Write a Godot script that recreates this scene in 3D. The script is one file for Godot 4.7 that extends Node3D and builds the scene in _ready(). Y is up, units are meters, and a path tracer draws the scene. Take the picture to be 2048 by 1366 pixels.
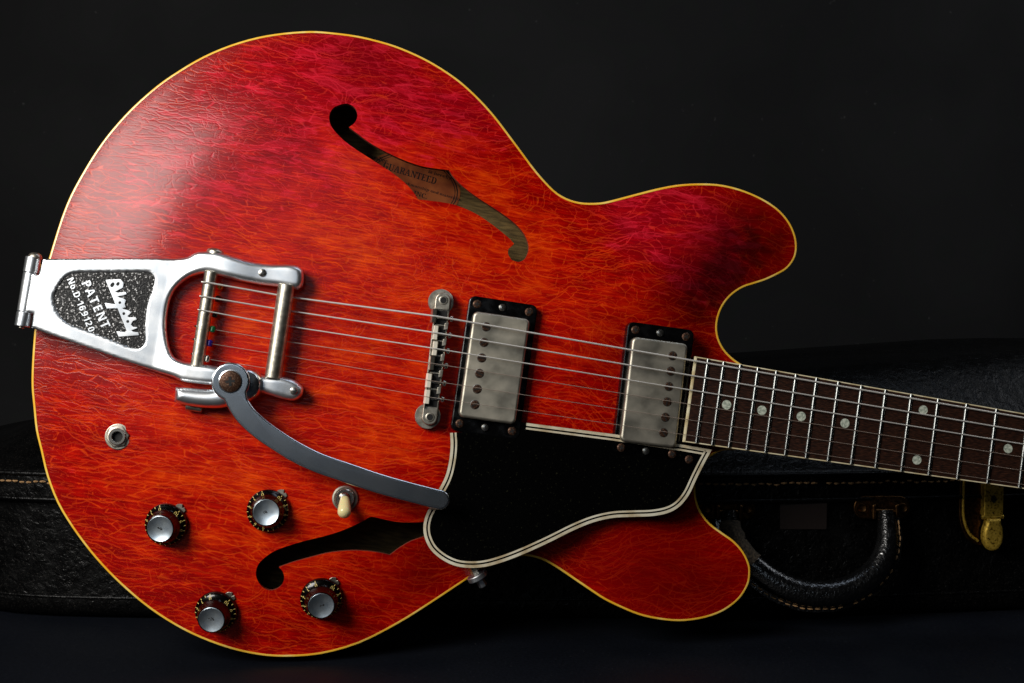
extends Node3D
# A worn cherry red semi-hollow electric guitar leaning in front of its black case, on a dark board before a dark wall.
# Lengths inside the builders are millimetres in the guitar's own frame (x along the neck, y across it, z out of the top; the plateau of the arched top is z = 0); meshes are committed in metres.

const MM := 0.001
const RIM := -14.5
const BACK := -56.0
const TX0 := -192.0
const TY1 := 405.0
const TPX := 0.3
const TW := 1650
const TH := 1370

var guitar: Node3D
var outline: PackedVector2Array
var top_outline: PackedVector2Array
var hole_a: PackedVector2Array
var hole_b: PackedVector2Array
var gx0 := -196.0
var gy0 := -10.0
const GC := 3.0
const GW := 168
const GH := 142
var gz: PackedFloat32Array
var M := {}
var rng := RandomNumberGenerator.new()

class Soup:
	var v := PackedVector3Array()
	func tri(a: Vector3, b: Vector3, c: Vector3) -> void:
		v.append(a); v.append(b); v.append(c)
	func quad(a: Vector3, b: Vector3, c: Vector3, d: Vector3) -> void:
		tri(a, b, c); tri(a, c, d)
	func add(o: Soup, t := Transform3D()) -> void:
		for p in o.v:
			v.append(t * p)

# ---------------------------------------------------------------- geometry helpers

func pl(a: Array) -> PackedVector2Array:
	var r := PackedVector2Array()
	for i in range(0, a.size(), 2):
		r.append(Vector2(a[i], a[i + 1]))
	return r

func ccw(p: PackedVector2Array) -> PackedVector2Array:
	if Geometry2D.is_polygon_clockwise(p):
		var q := p.duplicate()
		q.reverse()
		return q
	return p

func area2(p: PackedVector2Array) -> float:
	var s := 0.0
	for i in p.size():
		s += p[i].cross(p[(i + 1) % p.size()])
	return s

func smooth(p: PackedVector2Array, n := 4, closed := true, sharp := 0.6) -> PackedVector2Array:
	# Catmull-Rom through the points; corners that turn by more than acos(sharp) stay corners
	var r := PackedVector2Array()
	var c := p.size()
	for i in (c if closed else c - 1):
		var a := p[posmod(i - 1, c)] if closed or i > 0 else p[i]
		var b := p[i]
		var d := p[(i + 1) % c]
		var e := p[(i + 2) % c] if closed or i + 2 < c else d
		var tb := (d - a) * 0.5
		var te := (e - b) * 0.5
		if (b - a).normalized().dot((d - b).normalized()) < sharp: tb = d - b
		if (d - b).normalized().dot((e - d).normalized()) < sharp: te = d - b
		var l := (d - b).length()
		tb = tb.limit_length(l)
		te = te.limit_length(l)
		for k in n:
			var t := float(k) / n
			var t2 := t * t
			var t3 := t2 * t
			r.append(b * (2 * t3 - 3 * t2 + 1) + tb * (t3 - 2 * t2 + t) + d * (-2 * t3 + 3 * t2) + te * (t3 - t2))
	if not closed:
		r.append(p[c - 1])
	return r

func inset(p: PackedVector2Array, d: float) -> PackedVector2Array:
	# every vertex of a counter-clockwise ring moved inwards
	var r := PackedVector2Array()
	var c := p.size()
	for i in c:
		var a := (p[i] - p[posmod(i - 1, c)]).normalized()
		var b := (p[(i + 1) % c] - p[i]).normalized()
		var na := Vector2(-a.y, a.x)
		var nb := Vector2(-b.y, b.x)
		var m := (na + nb)
		if m.length() < 0.2:
			m = na
		m = m.normalized()
		r.append(p[i] + m * d / maxf(0.5, m.dot(na)))
	return r

func cap(s: Soup, ring: PackedVector2Array, z: float, up := true) -> void:
	var ix := Geometry2D.triangulate_polygon(ring)
	if ix.is_empty():
		push_warning("cap failed")
	for i in range(0, ix.size(), 3):
		var a := ring[ix[i]]
		var b := ring[ix[i + 1]]
		var c := ring[ix[i + 2]]
		var turn := (b - a).cross(c - a) > 0.0
		if turn == up:
			s.tri(Vector3(a.x, a.y, z), Vector3(b.x, b.y, z), Vector3(c.x, c.y, z))
		else:
			s.tri(Vector3(a.x, a.y, z), Vector3(c.x, c.y, z), Vector3(b.x, b.y, z))

func wall(s: Soup, a: PackedVector2Array, za: float, b: PackedVector2Array, zb: float) -> void:
	var c := a.size()
	for i in c:
		var j := (i + 1) % c
		s.quad(Vector3(a[i].x, a[i].y, za), Vector3(a[j].x, a[j].y, za), Vector3(b[j].x, b[j].y, zb), Vector3(b[i].x, b[i].y, zb))

func extr(poly: PackedVector2Array, z0: float, z1: float, bev := 0.0, steps := 3, bottom := true) -> Soup:
	var s := Soup.new()
	var p := ccw(poly)
	var last := p
	var zl := z1 - bev
	wall(s, p, z0, p, zl)
	if bev > 0.0:
		for k in range(1, steps + 1):
			var a := float(k) / steps * PI / 2
			var r := inset(p, bev * (1.0 - cos(a)))
			var z := z1 - bev + bev * sin(a)
			wall(s, last, zl, r, z)
			last = r
			zl = z
	cap(s, last, z1)
	if bottom:
		cap(s, p, z0, false)
	return s

func rect(w: float, h: float, r := 0.0, seg := 5) -> PackedVector2Array:
	var p := PackedVector2Array()
	if r <= 0.0:
		return PackedVector2Array([Vector2(-w / 2, -h / 2), Vector2(w / 2, -h / 2), Vector2(w / 2, h / 2), Vector2(-w / 2, h / 2)])
	for q in 4:
		var c := Vector2((w / 2 - r) * (1 if q in [0, 3] else -1), (h / 2 - r) * (1 if q < 2 else -1))
		for k in seg + 1:
			var a := (q + float(k) / seg) * PI / 2
			p.append(c + Vector2(cos(a), sin(a)) * r)
	return p

func disc(r: float, n := 24) -> PackedVector2Array:
	var p := PackedVector2Array()
	for i in n:
		p.append(Vector2.from_angle(TAU * i / n) * r)
	return p

func moved(p: PackedVector2Array, o: Vector2, turn := 0.0) -> PackedVector2Array:
	var r := PackedVector2Array()
	for q in p:
		r.append(o + q.rotated(turn))
	return r

func box(w: float, h: float, z0: float, z1: float, bev := 0.0) -> Soup:
	return extr(rect(w, h), z0, z1, bev, 2)

func lathe(prof: Array, seg := 28) -> Soup:
	# [r, z] pairs from the outside of the bottom to the middle of the top
	var s := Soup.new()
	for k in prof.size() - 1:
		var r0: float = prof[k][0]
		var z0: float = prof[k][1]
		var r1: float = prof[k + 1][0]
		var z1: float = prof[k + 1][1]
		for i in seg:
			var a := Vector2.from_angle(TAU * i / seg)
			var b := Vector2.from_angle(TAU * ((i + 1) % seg) / seg)
			if r0 < 1e-5:
				s.tri(Vector3(0, 0, z0), Vector3(b.x * r1, b.y * r1, z1), Vector3(a.x * r1, a.y * r1, z1))
			elif r1 < 1e-5:
				s.tri(Vector3(a.x * r0, a.y * r0, z0), Vector3(b.x * r0, b.y * r0, z0), Vector3(0, 0, z1))
			else:
				s.quad(Vector3(a.x * r0, a.y * r0, z0), Vector3(b.x * r0, b.y * r0, z0), Vector3(b.x * r1, b.y * r1, z1), Vector3(a.x * r1, a.y * r1, z1))
	return s

func tube(pts: PackedVector3Array, radii, seg := 10, closed := false) -> Soup:
	var s := Soup.new()
	var n := pts.size()
	var rings := []
	var side := Vector3.ZERO
	for i in n:
		var d := (pts[(i + 1) % n] - pts[posmod(i - 1, n)]) if closed or (i > 0 and i < n - 1) else (pts[1] - pts[0] if i == 0 else pts[n - 1] - pts[n - 2])
		d = d.normalized()
		if side == Vector3.ZERO:
			side = d.cross(Vector3(0, 0, 1) if absf(d.z) < 0.9 else Vector3(1, 0, 0)).normalized()
		side = (side - d * side.dot(d)).normalized()
		var up := d.cross(side)
		var r: float = radii if radii is float else radii[i]
		var ring := PackedVector3Array()
		for k in seg:
			var a := TAU * k / seg
			ring.append(pts[i] + (side * cos(a) + up * sin(a)) * r)
		rings.append(ring)
	for i in (n if closed else n - 1):
		var A: PackedVector3Array = rings[i]
		var B: PackedVector3Array = rings[(i + 1) % n]
		for k in seg:
			var l := (k + 1) % seg
			s.quad(A[k], A[l], B[l], B[k])
	if not closed:
		for k in range(1, seg - 1):
			s.tri(rings[0][0], rings[0][k + 1], rings[0][k])
			s.tri(rings[n - 1][0], rings[n - 1][k], rings[n - 1][k + 1])
	return s

func bar(a: Vector3, b: Vector3, r: float, seg := 16, ends := 0.4) -> Soup:
	var d := (b - a).normalized()
	var e := minf(ends, r * 0.5)
	return tube(PackedVector3Array([a, a + d * e, b - d * e, b]), [r - e, r, r, r - e], seg)

func dist_ring(p: Vector2, ring: PackedVector2Array) -> float:
	var best := 1e9
	var c := ring.size()
	var a := ring[c - 1]
	for i in c:
		var b := ring[i]
		var ab := b - a
		var ap := p - a
		var t := clampf(ap.dot(ab) / maxf(ab.length_squared(), 1e-9), 0.0, 1.0)
		var q := ap - ab * t
		best = minf(best, q.length_squared())
		a = b
	return sqrt(best)

func hf(ring: PackedVector2Array, holes: Array, cell: float, zf: Callable, zbottom: float, walls := true) -> Soup:
	# a solid whose top is a height field over the ring, cut off at the ring and the holes
	var s := Soup.new()
	var p := ccw(ring)
	var lo := p[0]
	var hi := p[0]
	for q in p:
		lo = lo.min(q)
		hi = hi.max(q)
	lo -= Vector2(cell, cell) * 0.37
	var nx := int((hi.x - lo.x) / cell) + 2
	var ny := int((hi.y - lo.y) / cell) + 2
	var edge := PackedByteArray()
	edge.resize(nx * ny)
	var rings := [p]
	for h in holes:
		rings.append(ccw(h))
	for r in rings:
		for i in r.size():
			var a: Vector2 = r[i]
			var b: Vector2 = r[(i + 1) % r.size()]
			var n := int((b - a).length() / (cell * 0.25)) + 1
			for k in n + 1:
				var q := (a.lerp(b, float(k) / n) - lo) / cell
				for dx in [-0.02, 0.02]:
					for dy in [-0.02, 0.02]:
						edge[clampi(int(q.y + dy), 0, ny - 1) * nx + clampi(int(q.x + dx), 0, nx - 1)] = 1
	var z := {}
	var zz := func(q: Vector2) -> float:
		var key := Vector2i((q * 2000.0).round())
		if not z.has(key):
			z[key] = zf.call(q)
		return z[key]
	for y in ny:
		for x in nx:
			var a := lo + Vector2(x, y) * cell
			var b := a + Vector2(cell, 0)
			var c := a + Vector2(cell, cell)
			var d := a + Vector2(0, cell)
			if edge[y * nx + x] == 0:
				var m := (a + c) * 0.5
				if not (Geometry2D.is_point_in_polygon(m, p) or Geometry2D.is_point_in_polygon(m + Vector2(0.013, 0.031), p)):
					continue
				var out := false
				for h in holes:
					out = out or (Geometry2D.is_point_in_polygon(m, h) and Geometry2D.is_point_in_polygon(m + Vector2(0.013, 0.031), h))
				if out:
					continue
				s.quad(Vector3(a.x, a.y, zz.call(a)), Vector3(b.x, b.y, zz.call(b)), Vector3(c.x, c.y, zz.call(c)), Vector3(d.x, d.y, zz.call(d)))
				continue
			var pieces := Geometry2D.intersect_polygons(PackedVector2Array([a, b, c, d]), p)
			for h in holes:
				var next := []
				for q in pieces:
					next.append_array(Geometry2D.clip_polygons(q, h))
				pieces.assign(next)
			for q in pieces:
				if absf(area2(q)) < 1e-5:
					continue
				var ix := Geometry2D.triangulate_polygon(q)
				for i in range(0, ix.size(), 3):
					var t0: Vector2 = q[ix[i]]
					var t1: Vector2 = q[ix[i + 1]]
					var t2: Vector2 = q[ix[i + 2]]
					if (t1 - t0).cross(t2 - t0) < 0.0:
						var sw := t1
						t1 = t2
						t2 = sw
					s.tri(Vector3(t0.x, t0.y, zz.call(t0)), Vector3(t1.x, t1.y, zz.call(t1)), Vector3(t2.x, t2.y, zz.call(t2)))
	if walls:
		for k in rings.size():
			var r: PackedVector2Array = rings[k]
			for i in r.size():
				var a := r[i]
				var b := r[(i + 1) % r.size()]
				var za: float = zf.call(a)
				var zb: float = zf.call(b)
				if k == 0:
					s.quad(Vector3(a.x, a.y, zbottom), Vector3(b.x, b.y, zbottom), Vector3(b.x, b.y, zb), Vector3(a.x, a.y, za))
				else:
					s.quad(Vector3(b.x, b.y, zbottom), Vector3(a.x, a.y, zbottom), Vector3(a.x, a.y, za), Vector3(b.x, b.y, zb))
	return s

func rounded(ring: PackedVector2Array, ztop: Callable, r: float) -> Callable:
	# height of a top whose edge is rounded over by r
	var p := ccw(ring)
	return func(q: Vector2) -> float:
		var d := dist_ring(q, p)
		var z: float = ztop.call(q)
		if d < r:
			var t := 1.0 - d / r
			z -= r * (1.0 - sqrt(maxf(0.0, 1.0 - t * t)))
		return z

func text(what: String, height: float, width := 0.0, depth := 0.3, serif := false, bold := true) -> Soup:
	var f := SystemFont.new()
	f.font_names = PackedStringArray(["Droid Serif" if serif else "Droid Sans"])
	f.font_weight = 700 if bold else 400
	var t := TextMesh.new()
	t.font = f
	t.text = what
	t.font_size = 64
	t.pixel_size = 0.01
	t.curve_step = 4.0
	t.depth = 0.1
	var arr := t.get_mesh_arrays()
	var vv: PackedVector3Array = arr[Mesh.ARRAY_VERTEX]
	var ii: PackedInt32Array = arr[Mesh.ARRAY_INDEX]
	var s := Soup.new()
	if vv.is_empty():
		return s
	var lo := vv[0]
	var hi := vv[0]
	for q in vv:
		lo = lo.min(q)
		hi = hi.max(q)
	var ky := height / (hi.y - lo.y)
	var kx := ky if width <= 0.0 else width / (hi.x - lo.x)
	var mid := (lo + hi) * 0.5
	for i in range(0, ii.size(), 3):
		var c := []
		for k in 3:
			var q := vv[ii[i + k]]
			c.append(Vector3((q.x - mid.x) * kx, (q.y - mid.y) * ky, (q.z - lo.z) / (hi.z - lo.z) * depth))
		s.tri(c[0], c[2], c[1])
	return s

func at2(o: Vector2, z := 0.0, turn := 0.0) -> Transform3D:
	return Transform3D(Basis(Vector3(0, 0, 1), turn), Vector3(o.x, o.y, z))

func at3(o: Vector3, turn := 0.0) -> Transform3D:
	return Transform3D(Basis(Vector3(0, 0, 1), turn), o)

func along(a: Vector3, d: Vector3) -> Transform3D:
	# z axis along d
	d = d.normalized()
	var x := d.cross(Vector3(0, 0, 1) if absf(d.z) < 0.95 else Vector3(0, 1, 0)).normalized()
	return Transform3D(Basis(x, d.cross(x), d), a)

func arrays_of(s: Soup, angle: float, uv = null) -> Array:
	var n := s.v.size()
	var fn := PackedVector3Array()
	fn.resize(n / 3)
	var at := {}
	for f in n / 3:
		fn[f] = (s.v[f * 3 + 1] - s.v[f * 3]).cross(s.v[f * 3 + 2] - s.v[f * 3])
		for k in 3:
			var key := Vector3i((s.v[f * 3 + k] * 500.0).round())
			if at.has(key):
				at[key].append(f)
			else:
				at[key] = [f]
	var lim := cos(deg_to_rad(angle))
	var unit := PackedVector3Array()
	unit.resize(n / 3)
	for f in n / 3:
		unit[f] = fn[f].normalized()
	var vs := PackedVector3Array()
	var ns := PackedVector3Array()
	vs.resize(n)
	ns.resize(n)
	for f in n / 3:
		var u := unit[f]
		for k in 3:
			var p := s.v[f * 3 + k]
			var sum := Vector3.ZERO
			for g in at[Vector3i((p * 500.0).round())]:
				if unit[g].dot(u) >= lim:
					sum += fn[g]
			var o: int = f * 3 + [0, 2, 1][k]
			vs[o] = p * MM
			ns[o] = sum.normalized() if sum.length_squared() > 1e-20 else Vector3(0, 0, 1)
	var a := []
	a.resize(Mesh.ARRAY_MAX)
	a[Mesh.ARRAY_VERTEX] = vs
	a[Mesh.ARRAY_NORMAL] = ns
	if uv != null:
		var us := PackedVector2Array()
		us.resize(n)
		for i in n:
			us[i] = uv.call(vs[i] / MM)
		a[Mesh.ARRAY_TEX_UV] = us
	return a

func mesh(list: Array, angle := 38.0, uv = null) -> ArrayMesh:
	# [soup, material, soup, material, ...]
	var m := ArrayMesh.new()
	for i in range(0, list.size(), 2):
		m.add_surface_from_arrays(Mesh.PRIMITIVE_TRIANGLES, arrays_of(list[i], angle, uv))
		m.surface_set_material(m.get_surface_count() - 1, list[i + 1])
	return m

func put(called: String, m: Mesh, parent: Node3D, t := Transform3D()) -> MeshInstance3D:
	# one named part; t is in millimetres
	var o := MeshInstance3D.new()
	o.name = called
	o.mesh = m
	t.origin *= MM
	o.transform = t
	parent.add_child(o, true)
	return o

func obj(called: String, s: Soup, mat: Material, parent: Node3D, angle := 38.0) -> MeshInstance3D:
	return put(called, mesh([s, mat], angle), parent)

func group(called: String, parent: Node3D, t := Transform3D()) -> Node3D:
	var o := Node3D.new()
	o.name = called
	t.origin *= MM
	o.transform = t
	parent.add_child(o, true)
	return o

func thing(called: String, label: String, category: String) -> Node3D:
	var o := Node3D.new()
	o.name = called
	o.set_meta("label", label)
	o.set_meta("category", category)
	add_child(o)
	return o

# ---------------------------------------------------------------- materials

func mat(c: Color, rough := 0.5, metal := 0.0, spec := 0.5) -> StandardMaterial3D:
	var m := StandardMaterial3D.new()
	m.albedo_color = c
	m.roughness = rough
	m.metallic = metal
	m.metallic_specular = spec
	return m

func noise(freq: float, sd: int, kind := FastNoiseLite.TYPE_SIMPLEX_SMOOTH, oct := 4) -> FastNoiseLite:
	var f := FastNoiseLite.new()
	f.seed = sd
	f.frequency = freq
	f.noise_type = kind
	f.fractal_octaves = oct
	return f

func tex(n: FastNoiseLite, stops: Array, size := 512, bump := 0.0) -> NoiseTexture2D:
	# stops: offset, colour, offset, colour ...
	var t := NoiseTexture2D.new()
	t.width = size
	t.height = size
	t.seamless = true
	t.noise = n
	if bump > 0.0:
		t.as_normal_map = true
		t.bump_strength = bump
	if stops:
		var g := Gradient.new()
		var off := PackedFloat32Array()
		var col := PackedColorArray()
		for i in range(0, stops.size(), 2):
			off.append(stops[i])
			col.append(stops[i + 1])
		g.offsets = off
		g.colors = col
		t.color_ramp = g
	return t

func grey(v: float) -> Color:
	return Color(v, v, v)

func textured(m: StandardMaterial3D, albedo: Texture2D, scale: Vector3, rough: Texture2D = null, height: Texture2D = null, depth := 0.0) -> StandardMaterial3D:
	m.uv1_triplanar = true
	m.uv1_scale = scale
	if albedo:
		m.albedo_texture = albedo
		m.albedo_color = Color.WHITE
	if rough:
		m.roughness_texture = rough
		m.roughness = 1.0
	if height:
		m.heightmap_enabled = true
		m.heightmap_texture = height
		m.heightmap_scale = depth
	return m

func make_materials() -> void:
	var fine := noise(0.02, 11)
	var smudge := noise(0.008, 12)
	M.binding = mat(Color(0.93, 0.70, 0.26), 0.28)
	textured(M.binding, tex(noise(0.01, 5), [0.2, Color(0.97, 0.70, 0.13), 0.55, Color(0.97, 0.77, 0.26), 0.9, Color(0.98, 0.86, 0.50)]), Vector3(9, 9, 9))
	M.binding.clearcoat_enabled = true
	M.binding.clearcoat = 0.6
	M.binding.clearcoat_roughness = 0.2
	M.cream = textured(mat(Color.WHITE, 0.4), tex(noise(0.02, 6), [0.2, Color(0.78, 0.70, 0.52), 0.8, Color(0.92, 0.88, 0.75)], 256), Vector3(20, 20, 20))
	M.side = textured(mat(Color.WHITE, 0.3), tex(noise(0.012, 7), [0.2, Color(0.22, 0.02, 0.015), 0.8, Color(0.36, 0.05, 0.02)], 256), Vector3(6, 30, 6))
	M.wood_in = textured(mat(Color.WHITE, 0.8), tex(noise(0.02, 8), [0.15, Color(0.33, 0.26, 0.13), 0.5, Color(0.46, 0.37, 0.20), 0.85, Color(0.55, 0.44, 0.25)]), Vector3(6, 40, 6))
	M.wood_edge = mat(Color(0.50, 0.20, 0.14), 0.6)
	M.label = textured(mat(Color.WHITE, 0.8), tex(noise(0.01, 9), [0.2, Color(0.62, 0.30, 0.13), 0.8, Color(0.78, 0.42, 0.20)], 256), Vector3(20, 20, 20))
	M.ink = mat(Color(0.035, 0.03, 0.03), 0.7)
	M.alu = textured(mat(Color.WHITE, 0.4, 1.0), tex(smudge, [0.2, Color(0.86, 0.88, 0.90), 0.8, Color(0.95, 0.955, 0.96)]), Vector3(14, 14, 14), tex(noise(0.006, 13), [0.2, grey(0.34), 0.8, grey(0.42)]))
	M.alu_bright = textured(mat(Color.WHITE, 0.22, 1.0), tex(smudge, [0.2, Color(0.78, 0.80, 0.83), 0.8, Color(0.90, 0.91, 0.92)]), Vector3(20, 20, 20), tex(noise(0.012, 14), [0.3, grey(0.16), 0.8, grey(0.3)], 256))
	M.arm = textured(mat(Color.WHITE, 0.2, 1.0), tex(noise(0.006, 15), [0.2, Color(0.82, 0.85, 0.88), 0.8, Color(0.88, 0.90, 0.92)]), Vector3(14, 14, 14))
	M.arm.roughness = 0.23
	M.panel = textured(mat(Color.WHITE, 0.45, 0.3), tex(noise(0.06, 17, FastNoiseLite.TYPE_SIMPLEX, 6), [0.0, Color(0.02, 0.02, 0.022), 0.64, Color(0.03, 0.03, 0.033), 0.71, Color(0.34, 0.33, 0.32), 0.82, Color(0.85, 0.85, 0.85)], 512), Vector3(12, 12, 12), null, tex(noise(0.1, 17, FastNoiseLite.TYPE_SIMPLEX, 3), [], 512), 0.015)
	M.nickel = textured(mat(Color.WHITE, 0.35, 1.0), tex(noise(0.012, 18), [0.1, Color(0.60, 0.58, 0.53), 0.45, Color(0.71, 0.685, 0.625), 0.9, Color(0.79, 0.76, 0.695)]), Vector3(9, 9, 9), tex(noise(0.006, 19), [0.2, grey(0.44), 0.8, grey(0.54)]))
	M.steel = mat(Color(0.78, 0.76, 0.72), 0.26, 1.0)
	M.steel_dull = textured(mat(Color.WHITE, 0.40, 1.0), tex(noise(0.02, 20), [0.2, Color(0.66, 0.63, 0.57), 0.8, Color(0.82, 0.79, 0.73)], 256), Vector3(40, 40, 40))
	M.string_wound = mat(Color(0.90, 0.88, 0.85), 0.38, 0.5)
	M.string_plain = mat(Color(0.74, 0.66, 0.60), 0.4, 0.7)
	M.fret = mat(Color(0.52, 0.53, 0.52), 0.22, 1.0)
	M.saddle = mat(Color(0.95, 0.92, 0.85), 0.35)
	M.rust = textured(mat(Color.WHITE, 0.5, 0.75), tex(noise(0.05, 21), [0.2, Color(0.16, 0.09, 0.06), 0.55, Color(0.30, 0.19, 0.13), 0.85, Color(0.48, 0.41, 0.35)], 256), Vector3(60, 60, 60))
	M.slot = mat(Color(0.012, 0.01, 0.01), 0.7)
	M.black = mat(Color(0.014, 0.014, 0.016), 0.16)
	M.black_ring = textured(mat(Color(0.016, 0.016, 0.018), 0.2), null, Vector3(20, 20, 20), tex(noise(0.02, 22), [0.3, grey(0.14), 0.8, grey(0.3)], 256))
	M.guard = textured(mat(Color.WHITE, 0.14), tex(noise(0.06, 23, FastNoiseLite.TYPE_SIMPLEX, 3), [0.0, Color(0.012, 0.012, 0.013), 0.82, Color(0.013, 0.013, 0.014), 0.93, Color(0.14, 0.14, 0.09)], 512), Vector3(9, 9, 9))
	M.ply = textured(mat(Color.WHITE, 0.4), tex(noise(0.015, 24), [0.1, Color(0.66, 0.58, 0.44), 0.5, Color(0.80, 0.76, 0.66), 0.9, Color(0.86, 0.84, 0.76)], 256), Vector3(14, 14, 14))
	M.knob = mat(Color(0.012, 0.010, 0.009), 0.25, 0.0, 0.3)
	M.knob.clearcoat_enabled = true
	M.knob.clearcoat = 0.4
	M.knob.clearcoat_roughness = 0.06
	M.cap = textured(mat(Color.WHITE, 0.22, 1.0), tex(noise(0.03, 25), [0.2, Color(0.84, 0.90, 0.95), 0.8, Color(0.92, 0.96, 0.98)], 256), Vector3(15, 15, 15), tex(noise(0.02, 26), [0.3, grey(0.32), 0.8, grey(0.40)], 256))
	M.gold = mat(Color(0.90, 0.80, 0.46), 0.4)
	M.ivory = mat(Color(0.90, 0.84, 0.62), 0.22)
	M.ivory.subsurf_scatter_enabled = true
	M.ivory.subsurf_scatter_strength = 0.15
	M.rosewood = textured(mat(Color.WHITE, 0.42), tex(noise(0.2, 27, FastNoiseLite.TYPE_SIMPLEX_SMOOTH, 5), [0.2, Color(0.05, 0.026, 0.020), 0.42, Color(0.13, 0.066, 0.040), 0.62, Color(0.20, 0.108, 0.068), 0.85, Color(0.31, 0.175, 0.115)], 1024), Vector3(0.9, 11, 11), null, tex(noise(0.2, 28), [], 512), 0.008)
	M.pearl = textured(mat(Color.WHITE, 0.22), tex(noise(0.03, 29), [0.2, Color(0.56, 0.60, 0.55), 0.5, Color(0.70, 0.73, 0.67), 0.8, Color(0.84, 0.86, 0.80)], 256), Vector3(60, 60, 60))
	M.neck = textured(mat(Color.WHITE, 0.3), tex(noise(0.012, 30), [0.2, Color(0.14, 0.02, 0.015), 0.8, Color(0.24, 0.04, 0.02)], 256), Vector3(5, 30, 20))
	M.green = mat(Color(0.0, 0.32, 0.16), 0.2)
	M.purple = mat(Color(0.14, 0.07, 0.42), 0.2)
	M.brass_bead = mat(Color(0.75, 0.55, 0.25), 0.3, 1.0)
	# the case
	var wr := noise(0.045, 31, FastNoiseLite.TYPE_CELLULAR, 3)
	wr.cellular_return_type = FastNoiseLite.RETURN_DISTANCE2_SUB
	wr.domain_warp_enabled = true
	wr.domain_warp_amplitude = 30.0
	M.leather = textured(mat(Color.WHITE, 0.34, 0.0, 0.3), tex(noise(0.07, 32, FastNoiseLite.TYPE_SIMPLEX, 4), [0.0, Color(0.008, 0.008, 0.009), 0.6, Color(0.014, 0.014, 0.015), 0.80, Color(0.02, 0.02, 0.02), 0.90, Color(0.26, 0.24, 0.22)], 1024), Vector3(5.5, 5.5, 5.5), tex(noise(0.02, 33), [0.2, grey(0.30), 0.8, grey(0.50)], 512), tex(wr, [], 512), 0.09)
	M.handle = textured(mat(Color.WHITE, 0.25, 0.0, 0.8), tex(noise(0.05, 34), [0.2, Color(0.02, 0.02, 0.022), 0.8, Color(0.04, 0.04, 0.043)], 256), Vector3(20, 20, 20), tex(noise(0.05, 35), [0.3, grey(0.16), 0.8, grey(0.32)], 256), tex(noise(0.09, 36), [], 256), 0.035)
	M.thread = mat(Color(0.62, 0.48, 0.32), 0.8)
	M.torn = textured(mat(Color.WHITE, 0.9), tex(noise(0.06, 37), [0.2, Color(0.10, 0.08, 0.06), 0.8, Color(0.42, 0.36, 0.28)], 256), Vector3(30, 30, 30))
	M.brass = textured(mat(Color.WHITE, 0.5, 0.6), tex(noise(0.05, 38), [0.15, Color(0.22, 0.15, 0.04), 0.3, Color(0.74, 0.60, 0.20), 0.8, Color(0.86, 0.72, 0.30)], 256), Vector3(30, 30, 30))
	M.brass_dark = textured(mat(Color.WHITE, 0.4, 1.0), tex(noise(0.04, 39), [0.2, Color(0.20, 0.13, 0.07), 0.8, Color(0.42, 0.30, 0.18)], 256), Vector3(30, 30, 30))
	M.plate = mat(Color(0.09, 0.05, 0.035), 0.5)
	# the board below and the wall behind
	M.floor = textured(mat(Color.WHITE, 0.5, 0.0, 0.22), tex(noise(0.13, 40, FastNoiseLite.TYPE_SIMPLEX, 3), [0.0, Color(0.040, 0.048, 0.066), 0.5, Color(0.058, 0.068, 0.092), 0.92, Color(0.063, 0.074, 0.10), 0.975, Color(0.42, 0.40, 0.38)], 1024), Vector3(2.3, 2.3, 2.3), tex(noise(0.01, 41), [0.2, grey(0.45), 0.8, grey(0.6)], 512))
	M.wall = textured(mat(Color.WHITE, 0.9, 0.0, 0.15), tex(noise(0.004, 42), [0.2, Color(0.120, 0.121, 0.124), 0.8, Color(0.146, 0.147, 0.150)], 512), Vector3(0.8, 0.8, 0.8))
	M.wall.detail_enabled = true
	M.wall.detail_uv_layer = BaseMaterial3D.DETAIL_UV_1
	M.wall.detail_albedo = tex(noise(0.03, 43, FastNoiseLite.TYPE_SIMPLEX, 5), [0.0, Color(0.3, 0.3, 0.3, 0.0), 0.90, Color(0.3, 0.3, 0.3, 0.0), 0.97, Color(0.34, 0.34, 0.34, 0.4)], 1024)

# ---------------------------------------------------------------- the arched top

func arch(p: Vector2) -> float:
	var q := (p - Vector2(gx0, gy0)) / GC
	var x := clampi(int(q.x), 0, GW - 2)
	var y := clampi(int(q.y), 0, GH - 2)
	var f := q - Vector2(x, y)
	var i := y * GW + x
	return lerpf(lerpf(gz[i], gz[i + 1], f.x), lerpf(gz[i + GW], gz[i + GW + 1], f.x), f.y)

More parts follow.
